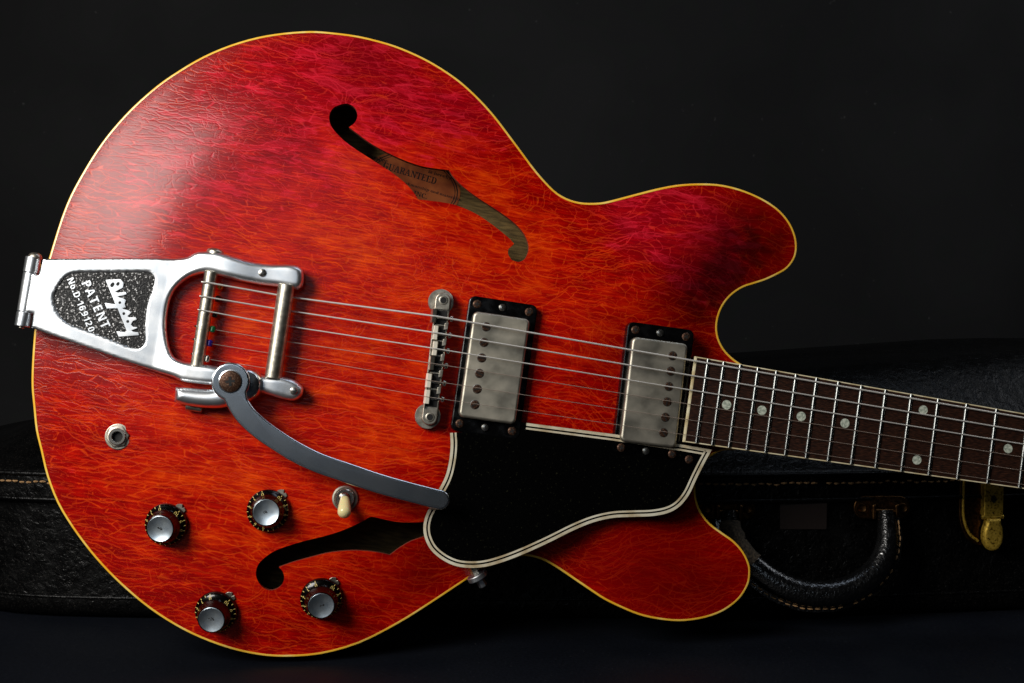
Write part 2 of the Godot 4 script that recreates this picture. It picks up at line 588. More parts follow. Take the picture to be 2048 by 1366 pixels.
func make_arch() -> void:
	gz = PackedFloat32Array()
	gz.resize(GW * GH)
	var w := PackedFloat32Array()
	w.resize(GW * GH)
	# height above the rim at each millimetre inwards: a shallow recurve, the steepest part 18 mm in, then flattening to the plateau
	var rise := PackedFloat32Array()
	for d in range(-8, 260):
		var sum := 0.08 * d
		if d > 0:
			sum = 0.0
			for k in d:
				var u := k + 0.5
				sum += (0.08 + 0.24 * smoothstep(0.0, 18.0, u)) if u < 18.0 else 0.32 * maxf(0.0, 1.0 - (u - 18.0) / 72.0)
		rise.append(sum * 0.96)
	for y in GH:
		for x in GW:
			var p := Vector2(gx0 + x * GC, gy0 + y * GC)
			var d := dist_ring(p, outline)
			if not (Geometry2D.is_point_in_polygon(p, outline) or Geometry2D.is_point_in_polygon(p + Vector2(0.013, 0.031), outline)):
				d = -minf(d, 6.0)
			gz[y * GW + x] = RIM + rise[clampi(int(d + 8.0), 0, rise.size() - 2)] + (rise[clampi(int(d + 8.0), 0, rise.size() - 2) + 1] - rise[clampi(int(d + 8.0), 0, rise.size() - 2)]) * (d + 8.0 - floorf(d + 8.0))
			w[y * GW + x] = smoothstep(6.0, 24.0, d)
	for pass_ in 14:
		var o := gz.duplicate()
		for y in range(1, GH - 1):
			for x in range(1, GW - 1):
				var i := y * GW + x
				if w[i] > 0.0:
					var m := (o[i - 1] + o[i + 1] + o[i - GW] + o[i + GW]) * 0.25
					gz[i] = lerpf(o[i], m, w[i])

# ---------------------------------------------------------------- the crazed lacquer

var occ := PackedInt32Array()
var crk := PackedByteArray()
var n_bend: FastNoiseLite
var n_dense: FastNoiseLite
var poles := []   # ends of the sound holes, round which the crazing radiates: x, y in texture pixels

func tp(p: Vector2) -> Vector2:
	return Vector2((p.x - TX0) / TPX, (TY1 - p.y) / TPX)

func bend(x: float, y: float) -> float:
	var amp := lerpf(0.16, 0.8, smoothstep(500.0, 1250.0, x - absf(y - 700.0) * 0.25))
	var a := n_bend.get_noise_2d(x, y) * amp * 1.7
	var c := cos(2.0 * a)
	var s := sin(2.0 * a)
	for q in poles:
		var dx: float = x - q.x
		var dy: float = y - q.y
		var k := exp(-(dx * dx + dy * dy) / 5000.0) * 2.0
		if k > 0.05:
			var b := 2.0 * atan2(dy, dx)
			c += cos(b) * k
			s += sin(b) * k
	return 0.5 * atan2(s, c)

func walk(x: float, y: float, id: int, turn: float, length: int, strength: int, wide: bool) -> void:
	var jitter := 0.0
	var dir := 1.0
	var last := 0.0
	for i in length:
		var a := bend(x, y) + turn
		if i > 0 and cos(a - last) < 0.0:
			a += PI
		last = a
		jitter = jitter * 0.94 + rng.randf_range(-0.15, 0.15)
		x += cos(a + jitter * 1.2)
		y += sin(a + jitter * 1.2)
		var xi := int(x)
		var yi := int(y)
		if xi < 3 or yi < 3 or xi > TW - 4 or yi > TH - 4:
			return
		var k := yi * TW + xi
		if occ[k] != 0 and occ[k] != id and i > 2:
			return
		occ[k] = id
		crk[k] = maxi(crk[k], strength)
		var e := strength * 6 / 10 if wide else strength * 2 / 10
		crk[k + 1] = maxi(crk[k + 1], e)
		crk[k + TW] = maxi(crk[k + TW], strength * 9 / 10 if wide else strength * 4 / 10)
		if wide:
			crk[k - TW] = maxi(crk[k - TW], e)
			crk[k - 1] = maxi(crk[k - 1], e)

func small(f: Callable, k := 10) -> PackedByteArray:
	# a smooth field from 0 to 1, computed coarsely
	var w := TW / k
	var h := TH / k
	var im := Image.create_empty(w, h, false, Image.FORMAT_L8)
	for y in h:
		for x in w:
			im.set_pixel(x, y, grey(clampf(f.call(Vector2(TX0 + (x + 0.5) * k * TPX, TY1 - (y + 0.5) * k * TPX)), 0.0, 1.0)))
	im.resize(TW, TH, Image.INTERPOLATE_CUBIC)
	return im.get_data()

func stretched(n: FastNoiseLite, k: int) -> PackedByteArray:
	var im := n.get_image(TW / k, TH)
	im.convert(Image.FORMAT_L8)
	im.resize(TW, TH, Image.INTERPOLATE_CUBIC)
	return im.get_data()

func spots(list: Array) -> Callable:
	# x, y, radius, weight
	return func(p: Vector2) -> float:
		var s := 0.0
		for i in range(0, list.size(), 4):
			var d: float = p.distance_squared_to(Vector2(list[i], list[i + 1])) / (list[i + 2] * list[i + 2])
			if d < 6.0:
				s += list[i + 3] * exp(-d)
		return s

func with_weights(at: Array, w: Array) -> Array:
	var r := []
	for i in w.size() / 2:
		r += [at[i * 2], at[i * 2 + 1], w[i * 2], w[i * 2 + 1]]
	return r

func make_lacquer() -> StandardMaterial3D:
	occ.resize(TW * TH)
	crk.resize(TW * TH)
	n_bend = noise(0.0035, 51, FastNoiseLite.TYPE_SIMPLEX_SMOOTH, 3)
	n_dense = noise(0.006, 52, FastNoiseLite.TYPE_SIMPLEX_SMOOTH, 3)
	for q in [Vector2(-18.7, 344.1), Vector2(105.7, 279.7), Vector2(-16.3, 50.6)] :
		poles.append(tp(q))
	rng.seed = 7
	var id := 1
	for i in 4200:
		var x := rng.randf_range(10, TW - 10)
		var y := rng.randf_range(10, TH - 10)
		var d := n_dense.get_noise_2d(x, y)
		if rng.randf() > 0.62 + d * 1.0:
			continue
		if occ[int(y) * TW + int(x)] or occ[(int(y) - 4) * TW + int(x)] or occ[(int(y) + 4) * TW + int(x)]:
			continue
		id += 1
		var st := rng.randi_range(130, 250)
		var wide := rng.randf() < 0.5
		var n := int(rng.randf_range(30, 130))
		walk(x, y, id, 0.0, n, st, wide)
		walk(x, y, id, PI, n, st, wide)
	for i in 4500:
		var x := rng.randf_range(10, TW - 10)
		var y := rng.randf_range(10, TH - 10)
		var d := n_dense.get_noise_2d(x + 900.0, y)
		if rng.randf() > 0.5 + d * 1.4:
			continue
		if occ[int(y) * TW + int(x)]:
			continue
		id += 1
		var turn := PI / 2 + rng.randf_range(-0.6, 0.6)
		var st := rng.randi_range(70, 200)
		var wide := rng.randf() < 0.3
		walk(x, y, id, turn, rng.randi_range(6, 26), st, wide)
		walk(x, y, id, turn + PI, rng.randi_range(6, 26), st, wide)
	# the net of angular cracks: long cells along the grain on the wide bout, rounder ones towards the neck
	var net_a := FastNoiseLite.new()
	net_a.noise_type = FastNoiseLite.TYPE_CELLULAR
	net_a.seed = 61
	net_a.frequency = 0.088
	net_a.fractal_type = FastNoiseLite.FRACTAL_NONE
	net_a.cellular_distance_function = FastNoiseLite.DISTANCE_EUCLIDEAN
	net_a.cellular_return_type = FastNoiseLite.RETURN_DISTANCE2_SUB
	var net_b: FastNoiseLite = net_a.duplicate()
	net_b.seed = 62
	net_b.frequency = 0.042
	var net_c: FastNoiseLite = net_a.duplicate()
	net_c.seed = 63
	net_c.frequency = 0.13
	var b_warp := stretched(noise(0.05, 64, FastNoiseLite.TYPE_SIMPLEX_SMOOTH, 3), 1)
	var b_big := stretched(noise(0.008, 65, FastNoiseLite.TYPE_SIMPLEX_SMOOTH, 2), 1)
	var b_gap := stretched(noise(0.022, 66, FastNoiseLite.TYPE_SIMPLEX_SMOOTH, 3), 2)
	var b_or := stretched(noise(0.010, 53, FastNoiseLite.TYPE_SIMPLEX_SMOOTH, 4), 2)
	var b_grain := stretched(noise(0.16, 54, FastNoiseLite.TYPE_SIMPLEX_SMOOTH, 3), 16)
	var b_pink := stretched(noise(0.03, 55, FastNoiseLite.TYPE_SIMPLEX_SMOOTH, 5), 3)
	var dens := Image.create_from_data(TW, TH, false, Image.FORMAT_L8, crk)
	dens.resize(TW / 10, TH / 10, Image.INTERPOLATE_BILINEAR)
	dens.resize(TW / 30, TH / 30, Image.INTERPOLATE_BILINEAR)
	dens.resize(TW, TH, Image.INTERPOLATE_CUBIC)
	var b_dens := dens.get_data()
	var z_calm := small(spots(with_weights([255.4, 89.7, 213, 106.3, 65.2, 53, 280.2, 103, 208, 73.2, 256.7, 311.4, 62.9, 187, 155.4, 201.7], [45, 0.32, 40, 0.3, 40, 0.3, 30, 0.2, 36, 0.25, 30, 0.4, 30, 0.4, 34, 0.25])))
	var b_mott := stretched(noise(0.03, 56, FastNoiseLite.TYPE_SIMPLEX_SMOOTH, 5), 2)
	var z_or := small(spots(with_weights([54.2, 240.5, -48.7, 207.4, 66.7, 304.7, -99.6, 104.6, 162.3, 238.7, -21, 116.5, 29.1, 79.8, -14.5, 326.5, 104.5, 271.8, -43.3, 100.6, 41, 202.7, 47.3, 324.4, -26.3, 262.6], [90, 0.75, 70, 0.8, 40, 0.75, 70, 0.5, 45, 0.6, 70, 0.6, 70, 0.5, 22, 0.8, 22, 0.8, 60, 0.4, 60, 0.6, 34, 0.5, 60, 0.35])))
	var z_pink := small(spots(with_weights([-67.6, 356.8, -19.9, 378.8, -90.4, 303.7, -132.5, 293, 35.3, 359, 222.5, 308.6, 187.7, 316, 232, 290.2, 67.6, 361.6, -7.3, 341.4, -140.3, 230.7, 176.4, 324.1, -34.3, 310.3], [52, 0.7, 40, 0.9, 52, 0.72, 48, 0.6, 42, 0.66, 40, 1.0, 28, 0.8, 26, 0.7, 32, 0.6, 34, 0.55, 26, 0.55, 26, 0.55, 40, 0.5])))
	var z_dark := small(spots(with_weights([254.8, 301, 241.5, 275.3, 268.6, 323.6, -14.3, 383.7, 223.6, 259, 218.6, 90.9, 262.4, 87.5, 178.4, 225.1, 78.8, 67.6], [30, 0.55, 26, 0.42, 30, 0.3, 24, 0.2, 26, 0.3, 45, 0.2, 40, 0.2, 22, 0.25, 26, 0.25])))
	var rgb := PackedByteArray()
	rgb.resize(TW * TH * 3)
	rgb.fill(60)
	var hgt := PackedByteArray()
	hgt.resize(TW * TH)
	hgt.fill(200)
	for y in TH:
		var py := TY1 - (y + 0.5) * TPX
		var x0 := 1e9
		var x1 := -1e9
		var a := outline[outline.size() - 1]
		for b in outline:
			if (a.y > py + 3.0) != (b.y > py + 3.0) or (a.y > py - 3.0) != (b.y > py - 3.0):
				x0 = minf(x0, minf(a.x, b.x))
				x1 = maxf(x1, maxf(a.x, b.x))
			a = b
		if x0 > x1:
			continue
		var i0 := clampi(int((x0 - 4.0 - TX0) / TPX), 0, TW)
		var i1 := clampi(int((x1 + 4.0 - TX0) / TPX), 0, TW)
		for x in range(i0, i1):
			var k := y * TW + x
			var wx: float = (b_warp[k] - 127.0) * 0.02 + (b_big[k] - 127.0) * 0.10
			var wy: float = (b_warp[mini(k + 37 * TW, TW * TH - 1)] - 127.0) * 0.012 + (b_big[mini(k + 211 * TW, TW * TH - 1)] - 127.0) * 0.07
			var side := clampf((x - 650.0 + b_big[k] * 1.5) / 420.0, 0.0, 1.0)
			var gap: float = b_gap[k] / 255.0
			var th := clampf((gap - 0.40) * 0.36, 0.0, 0.09)
			var na := 0.0
			if side < 1.0 and th > 0.0:
				na = maxf(0.0, 1.0 - (net_a.get_noise_2d((x + wx) * 0.17, y + wy) + 1.0) / (th * 1.1)) * (1.0 - side)
			if side > 0.0 and th > 0.0:
				na = maxf(na, maxf(0.0, 1.0 - (net_b.get_noise_2d((x + wx) * 0.9 + y * 0.25, y + wy) + 1.0) / (th * 0.8)) * side)
			var tf := clampf((0.62 - gap) * 0.45, 0.0, 0.13)
			if tf > 0.0:
				na = maxf(na, 0.6 * maxf(0.0, 1.0 - (net_c.get_noise_2d((x + wx) * 0.22, y + wy) + 1.0) / tf))
			var c: float = minf(1.0, maxf(crk[k] / 255.0 * 1.05, minf(1.0, na * 1.35))) * (1.0 - clampf(z_calm[k] / 255.0, 0.0, 0.85))
			var o: float = z_or[k] / 255.0
			var p: float = z_pink[k] / 255.0
			var g: float = b_grain[k] / 255.0 - 0.5
			var m: float = b_mott[k] / 255.0 - 0.5
			var t := clampf(o * 0.62 + (b_or[k] / 255.0 - 0.5) * 0.55 - 0.06 + g * 0.42 + m * 0.45, 0.0, 1.0)
			var r := 0.55 + 0.28 * t
			var gg := 0.26 * t * t + 0.01 * t
			var bb := 0.01 * t + 0.05 * p * p
			# worn patches where the red has gone pink
			var pk := clampf((p * 0.62 + (b_pink[k] / 255.0 - 0.5) * 1.7 + m * 0.35 + (b_dens[k] / 255.0 - 0.25) * 0.5 - 0.74) * 12.0, 0.0, 1.0)
			if pk > 0.0:
				var e := 0.45 * pk
				r += (0.80 - r) * e
				gg += (0.11 - gg) * e
				bb += (0.20 - bb) * e
			if c > 0.0:
				var q := clampf(c * 0.74, 0.0, 1.0)
				var pp := clampf(p * 1.1 + (b_pink[k] / 255.0 - 0.5) * 1.6 - 0.25, 0.0, 0.9)
				r += (0.88 - r) * q * 0.9
				gg += (lerpf(0.30, 0.14, pp) - gg) * q
				bb += (lerpf(0.03, 0.25, pp) - bb) * q
			var d: float = clampf(z_dark[k] / 255.0 * (1.0 + m * 1.4 + g * 0.5), 0.0, 0.9)
			var sh := (1.0 - 0.62 * d) * (1.0 + g * 0.16 + m * 0.12)
			rgb[k * 3] = clampi(int(r * sh * 255.0), 0, 255)
			rgb[k * 3 + 1] = clampi(int(gg * sh * 255.0), 0, 255)
			rgb[k * 3 + 2] = clampi(int(bb * sh * 255.0), 0, 255)
			hgt[k] = clampi(int(190.0 - c * 110.0 + m * 60.0 + g * 40.0 - pk * 30.0), 0, 255)
	var l := mat(Color.WHITE, 0.25, 0.0, 0.36)
	l.albedo_texture = ImageTexture.create_from_image(Image.create_from_data(TW, TH, false, Image.FORMAT_RGB8, rgb))
	l.heightmap_enabled = true
	l.heightmap_texture = ImageTexture.create_from_image(Image.create_from_data(TW, TH, false, Image.FORMAT_L8, hgt))
	l.heightmap_scale = 0.013
	return l

# ---------------------------------------------------------------- small hardware

func cross_screw(r: float, h: float, metal: Material) -> ArrayMesh:
	var head := lathe([[r, -1.0], [r, h * 0.25], [r * 0.86, h * 0.7], [r * 0.55, h * 0.95], [0.0, h]], 20)
	var s := Soup.new()
	s.add(box(r * 1.15, r * 0.3, h * 0.6, h + 0.05))
	s.add(box(r * 0.3, r * 1.15, h * 0.6, h + 0.06))
	return mesh([head, metal, s, M.slot])

func slot_screw(r: float, h: float, metal: Material, dome := true) -> ArrayMesh:
	var head := lathe([[r, -1.0], [r, h * 0.3], [r * 0.85, h * 0.75], [r * 0.5, h * 0.95], [0.0, h]] if dome else [[r, -1.0], [r, h - 0.2], [r - 0.2, h], [0.0, h]], 20)
	var s := box(r * 1.8, r * 0.26, h * 0.5, h + 0.05)
	return mesh([head, metal, s, M.slot])

# ---------------------------------------------------------------- the guitar

func make_body() -> void:
	var lacquer := make_lacquer()
	top_outline = inset(outline, 1.5)
	var uv := func(p: Vector3) -> Vector2: return Vector2((p.x - TX0) / (TPX * TW), (TY1 - p.y) / (TPX * TH))
	var top := hf(top_outline, [hole_a, hole_b], 3.0, arch, 0.0, false)
	var o := put("body_top", mesh([top, lacquer], 60.0, uv), guitar)
	for h in [hole_a, hole_b]:
		var e := Soup.new()
		for i in h.size():
			var a: Vector2 = h[i]
			var b: Vector2 = h[(i + 1) % h.size()]
			var za := arch(a)
			var zb := arch(b)
			e.quad(Vector3(b.x, b.y, zb - 5.0), Vector3(a.x, a.y, za - 5.0), Vector3(a.x, a.y, za), Vector3(b.x, b.y, zb))
		obj("sound_hole_edge", e, M.wood_edge, o)
	# rim binding: a narrow strip on top, rounded over, and a band down the side
	var b := Soup.new()
	var rings := [[1.5, 0.0], [1.45, 0.22], [0.5, 0.2], [0.15, -0.1], [0.0, -0.6], [0.0, -6.0]]
	for k in rings.size() - 1:
		var p0 := inset(outline, rings[k][0])
		var p1 := inset(outline, rings[k + 1][0])
		for i in p0.size():
			var j := (i + 1) % p0.size()
			var z0: float = rings[k][1]
			var z1: float = rings[k + 1][1]
			b.quad(Vector3(p1[i].x, p1[i].y, arch(p1[i]) + z1), Vector3(p1[j].x, p1[j].y, arch(p1[j]) + z1), Vector3(p0[j].x, p0[j].y, arch(p0[j]) + z0), Vector3(p0[i].x, p0[i].y, arch(p0[i]) + z0))
	obj("body_binding", b, M.binding, guitar, 50.0)
	var s := Soup.new()
	wall(s, inset(outline, 0.3), BACK, inset(outline, 0.3), RIM - 5.8)
	obj("body_side", s, M.side, guitar, 50.0)
	var bk := Soup.new()
	cap(bk, inset(outline, 0.1), BACK, false)
	cap(bk, inset(outline, 0.6), BACK + 4.0)
	obj("body_back", bk, M.wood_in, guitar)
	# the block under the bridge that parts the two hollow wings
	var blk := extr(moved(rect(300, 116), Vector2(75.6, 196.3), 0.0), BACK + 4.1, -18.0, 0.0, 1, false)
	obj("center_block", blk, M.wood_in, guitar)
	# paper label glued to the inside of the back, seen through the upper sound hole
	var zl := BACK + 4.3
	var lc := Vector2(31.8, 317.8)
	var paper := obj("paper_label", extr(moved(scaled(disc(1.0, 48), 33.0, 22.0), lc, -0.13), BACK + 4.05, zl), M.label, guitar)
	var rule := Soup.new()
	for q in [[31.3, 20.6, 0.45], [29.6, 19.2, 0.3]]:
		var outer := scaled(disc(1.0, 64), q[0], q[1])
		var inner := scaled(disc(1.0, 64), q[0] - q[2] * 1.6, q[1] - q[2] * 1.6)
		wall(rule, outer, zl + 0.05, inner, zl + 0.05)
	put("printed_rule", mesh([rule, M.ink]), paper, at2(lc, 0.0, -0.13))
	for q in [["Number", 2.9, 15.0, Vector2(4.9, 331.5)], ["is hereby", 2.9, 16.5, Vector2(48.8, 327.4)], ["GUARANTEED", 4.6, 37.5, Vector2(28.5, 325.2)], ["against faulty workmanship and materials.", 2.5, 66.0, Vector2(33.3, 317)], ["INC.", 3.2, 9.5, Vector2(37.9, 311.9)]]:
		put("printed_line", mesh([text(q[0], q[1], q[2], 0.05, true), M.ink]), paper, at2(q[3], zl + 0.02, -0.13))

func scaled(p: PackedVector2Array, kx: float, ky: float) -> PackedVector2Array:
	var r := PackedVector2Array()
	for q in p:
		r.append(Vector2(q.x * kx, q.y * ky))
	return r

func band(path: PackedVector2Array, d0: float, d1: float, z0: float, z1: float) -> Soup:
	# a flat strip along the left hand of an open path, between the distances d0 and d1, with edges
	var s := Soup.new()
	var n := path.size()
	var q := []
	for i in n:
		var a := (path[i] - path[maxi(i - 1, 0)]).normalized()
		var b := (path[mini(i + 1, n - 1)] - path[i]).normalized()
		var t := (a + b).normalized()
		var m := Vector2(-t.y, t.x)
		var na := Vector2(-b.y, b.x) if i == 0 else Vector2(-a.y, a.x)
		var k := 1.0 / maxf(0.4, m.dot(na))
		q.append([path[i] + m * d0 * k, path[i] + m * d1 * k])
	for i in n - 1:
		var a: Vector2 = q[i][0]
		var b: Vector2 = q[i + 1][0]
		var c: Vector2 = q[i + 1][1]
		var d: Vector2 = q[i][1]
		s.quad(Vector3(a.x, a.y, z0), Vector3(b.x, b.y, z0), Vector3(c.x, c.y, z1), Vector3(d.x, d.y, z1))
		s.quad(Vector3(a.x, a.y, z0 - 0.25), Vector3(b.x, b.y, z0 - 0.25), Vector3(b.x, b.y, z0), Vector3(a.x, a.y, z0))
		s.quad(Vector3(d.x, d.y, z1), Vector3(c.x, c.y, z1), Vector3(c.x, c.y, z1 - 0.25), Vector3(d.x, d.y, z1 - 0.25))
	return s

func make_guard() -> void:
	var bottom := smooth(pl([80.2, 155.7, 81.8, 148, 82.4, 138.2, 81.5, 128.2, 78.6, 119.1, 75.3, 108.7, 73.2, 102.3, 72.9, 94.9, 75.2, 87.8, 80.3, 81.2, 88.5, 76.3, 97.6, 73.9, 107.4, 74.3, 117, 76.7, 128.7, 82.1, 140.2, 88.7, 153.9, 97.5, 167.6, 106.9, 179.2, 113.6, 191.2, 118.2, 203.6, 120.7, 216, 123, 225.8, 126.4, 232.7, 131.5, 237.9, 139.8, 241.5, 151.1, 245.1, 161.7, 248.6, 170.9]), 4, false)
	var edge := bottom.duplicate()
	edge.append_array(pl([229.7, 171.2, 217.4, 171.1, 183.9, 171, 127.3, 169.5]))
	var ring := edge.duplicate()
	ring.append_array(pl([110.2, 169.3, 111.3, 162.4]))
	var g := obj("pickguard", extr(ring, 3.2, 5.0, 0.25, 2), M.guard, guitar)
	# the laminated edge: white, black, white
	for q in [[0.1, 1.9], [2.95, 4.15]]:
		obj("white_ply", band(edge, q[0], q[1], 5.07 - 0.03 * (2.0 - q[0]), 5.08), M.ply, g)
	for q in [Vector3(234.6, 162.4, 5)]:
		put("mounting_screw", M.mesh_ring_screw, g, at3(q, 0.5))
	# bracket at the edge of the body: post, round nut, hexagonal bolt
	var d: Vector3 = (Vector3(116.4, 63.6, -9) - Vector3(110.5, 71.2, -8)).normalized()
	var bolt := group("bracket_bolt", guitar)
	put("bracket_nut", mesh([lathe([[3.2, -3.5], [3.2, 3.0], [0, 3.0]], 6), M.steel_dull]), bolt, along(Vector3(110.2, 71.5, -8), d))
	put("bracket_washer", mesh([lathe([[0, -1.8], [6.2, -1.8], [6.7, -1.3], [6.7, 1.3], [6.2, 1.8], [0, 1.8]], 32), M.alu]), bolt, along(Vector3(112.6, 68.3, -8), d))
	put("bolt_head", mesh([lathe([[2.8, -1], [2.8, 4.2], [2.4, 4.8], [0, 4.8]], 6), M.alu]), bolt, along(Vector3(114.6, 66, -8.5), d))

func make_pickup(tl: Vector2, tr: Vector2, bl: Vector2, br: Vector2, ctl: Vector2, ctr: Vector2, cbl: Vector2, cbr: Vector2, ztop: float, zc: float, poles_x: float, label: String) -> void:
	var mid := (tl + tr + bl + br) * 0.25
	var ang := ((tl + tr) - (bl + br)).angle() - PI / 2
	var w := ((tr - tl).length() + (br - bl).length()) / 2
	var h := ((tl - bl).length() + (tr - br).length()) / 2
	var pk := group("pickup", guitar, at2(mid, 0.0, ang))
	pk.set_meta("label", label)
	# ring: outer walls lean out a little towards the body
	var ring := Soup.new()
	var outer := rect(w + 1.6, h + 1.6, 4.4, 6)
	var crown := rect(w, h, 4.0, 6)
	wall(ring, outer, ztop - 15.0, crown, ztop - 0.7)
	var c1 := inset(crown, 0.2)
	var c2 := inset(crown, 0.7)
	wall(ring, crown, ztop - 0.7, c1, ztop - 0.2)
	wall(ring, c1, ztop - 0.2, c2, ztop)
	cap(ring, c2, ztop)
	obj("mounting_ring", ring, M.black_ring, pk)
	var cm := ((ctl + ctr + cbl + cbr) * 0.25 - mid).rotated(-ang)
	var cw := ((ctr - ctl).length() + (cbr - cbl).length()) / 2
	var ch := ((ctl - cbl).length() + (ctr - cbr).length()) / 2
	put("cover", mesh([extr(rect(cw, ch, 3.4, 6), ztop - 1.0, zc, 1.7, 5, false), M.nickel], 60.0), pk, at2(cm))
	for i in 6:
		var y := cm.y + (2.5 - i) * 9.9
		var p := put("pole_screw", M.mesh_pole, pk, at2(Vector2(cm.x + poles_x, y), zc, [0.6, 1.5, 0.8, 0.5, 1.2, 1.45][i] + poles_x * 0.1))
	for i in 4:
		put("ring_screw", M.mesh_ring_screw, pk, at2(Vector2((w / 2 - 5.2) * [-1, 1, -1, 1][i], (h / 2 - 5.0) * [1, 1, -1, -1][i]), ztop, i * 0.7))
	for i in 2:
		put("height_screw", M.mesh_height_screw, pk, at2(Vector2(-0.5, (h / 2 - 4.8) * [1, -1][i]), ztop, 2.1 - i * 0.7))

func make_bridge() -> void:
	var top := Vector2(62.5, 237.3)
	var low := Vector2(65.8, 163.5)
	var mid := (top + low) * 0.5
	var ang := (top - low).angle() - PI / 2
	var half := (top - low).length() / 2
	var t := at2(mid, 0.0, ang)
	var inner := t.affine_inverse()
	var br := group("bridge", guitar, t)
	var w := 9.6
	obj("bridge_bar", extr(rect(w, half * 2 + w, w / 2 - 0.2, 8), 6.0, 11.2, 0.6, 3), M.steel_dull, br)
	# channel in which the saddles sit
	obj("saddle_channel", box(w - 2.0, half * 2 - 13.0, 11.0, 11.26), M.slot, br)
	obj("bridge_rail", extr(moved(rect(0.9, half * 2 - 11.0), Vector2(-w / 2 + 0.7, 0)), 11.0, 13.4, 0.2, 2), M.steel_dull, br)
	for k in [-1, 1]:
		put("thumb_wheel", mesh([lathe([[0, 1.8], [7.8, 1.8], [8.1, 2.1], [8.1, 4.2], [7.8, 4.5], [0, 4.5]], 40), M.steel_dull]), br, at2(Vector2(-1.0, (half - 0.5) * k)))
		put("bridge_post", mesh([lathe([[2.9, -6], [2.9, 11.3], [2.6, 11.5], [2.0, 11.5], [1.9, 11.3]], 24), M.steel_dull]), br, at2(Vector2(0.3, half * k)))
		put("post_hole", mesh([lathe([[2.0, 11.2], [2.0, 11.36], [0, 11.36]], 16), M.slot]), br, at2(Vector2(0.3, half * k)))
	var at := [Vector3(58.5, 226.5, 13), Vector3(61.1, 216.2, 13), Vector3(62.3, 206.4, 13), Vector3(61.9, 197, 13), Vector3(61.8, 186, 13), Vector3(62.4, 175.9, 13)]
	for i in 6:
		var p: Vector3 = inner * (at[i] as Vector3)
		var dark: bool = i in [0, 3]
		var prof := PackedVector2Array([Vector2(-1.9, 11.2), Vector2(2.0, 11.2), Vector2(1.3, 15.4), Vector2(-0.9, 15.9)])
		var s := Soup.new()
		var hl := 4.3
		for k in 4:
			var a := prof[k]
			var b := prof[(k + 1) % 4]
			s.quad(Vector3(a.x, -hl, a.y), Vector3(a.x, hl, a.y), Vector3(b.x, hl, b.y), Vector3(b.x, -hl, b.y))
		s.quad(Vector3(-1.9, hl, 11.2), Vector3(2.0, hl, 11.2), Vector3(1.3, hl, 15.4), Vector3(-0.9, hl, 15.9))
		s.quad(Vector3(2.0, -hl, 11.2), Vector3(-1.9, -hl, 11.2), Vector3(-0.9, -hl, 15.9), Vector3(1.3, -hl, 15.4))
		var flip := Soup.new()
		for k in range(0, s.v.size(), 3):
			flip.tri(s.v[k], s.v[k + 2], s.v[k + 1])
		put("saddle", mesh([flip, M.steel_dull if dark else M.saddle], 20.0), br, Transform3D(Basis(), Vector3(p.x - 0.2, p.y, 0)))
		var y := p.y - 0.6
		obj("saddle_screw", bar(Vector3(p.x + 1.4, y, 12.4), Vector3(w / 2 + 1.6, y, 12.2), 0.85, 10), M.steel, br)
		put("screw_head", mesh([lathe([[0, 0], [1.7, 0], [2.0, 0.3], [2.0, 1.5], [1.6, 1.9], [0, 1.9]], 16), M.steel]), br, along(Vector3(w / 2 + 1.0, y, 12.2), Vector3(1, 0, 0)))
		if i < 5:
			var q: Vector3 = inner * (at[i + 1] as Vector3)
			obj("bridge_tooth", extr(moved(PackedVector2Array([Vector2(-1.3, -2.4), Vector2(1.2, -1.8), Vector2(1.4, 2.6), Vector2(-0.9, 1.9)]), Vector2(w / 2 - 1.1, (p.y + q.y) / 2 - 0.4)), 11.0, 13.2, 0.25, 2), M.steel_dull, br)
		obj("channel_wall", extr(moved(rect(w - 2.6, 0.9), Vector2(0.2, p.y + 5.1)), 11.0, 12.6, 0.15, 2), M.steel_dull, br)

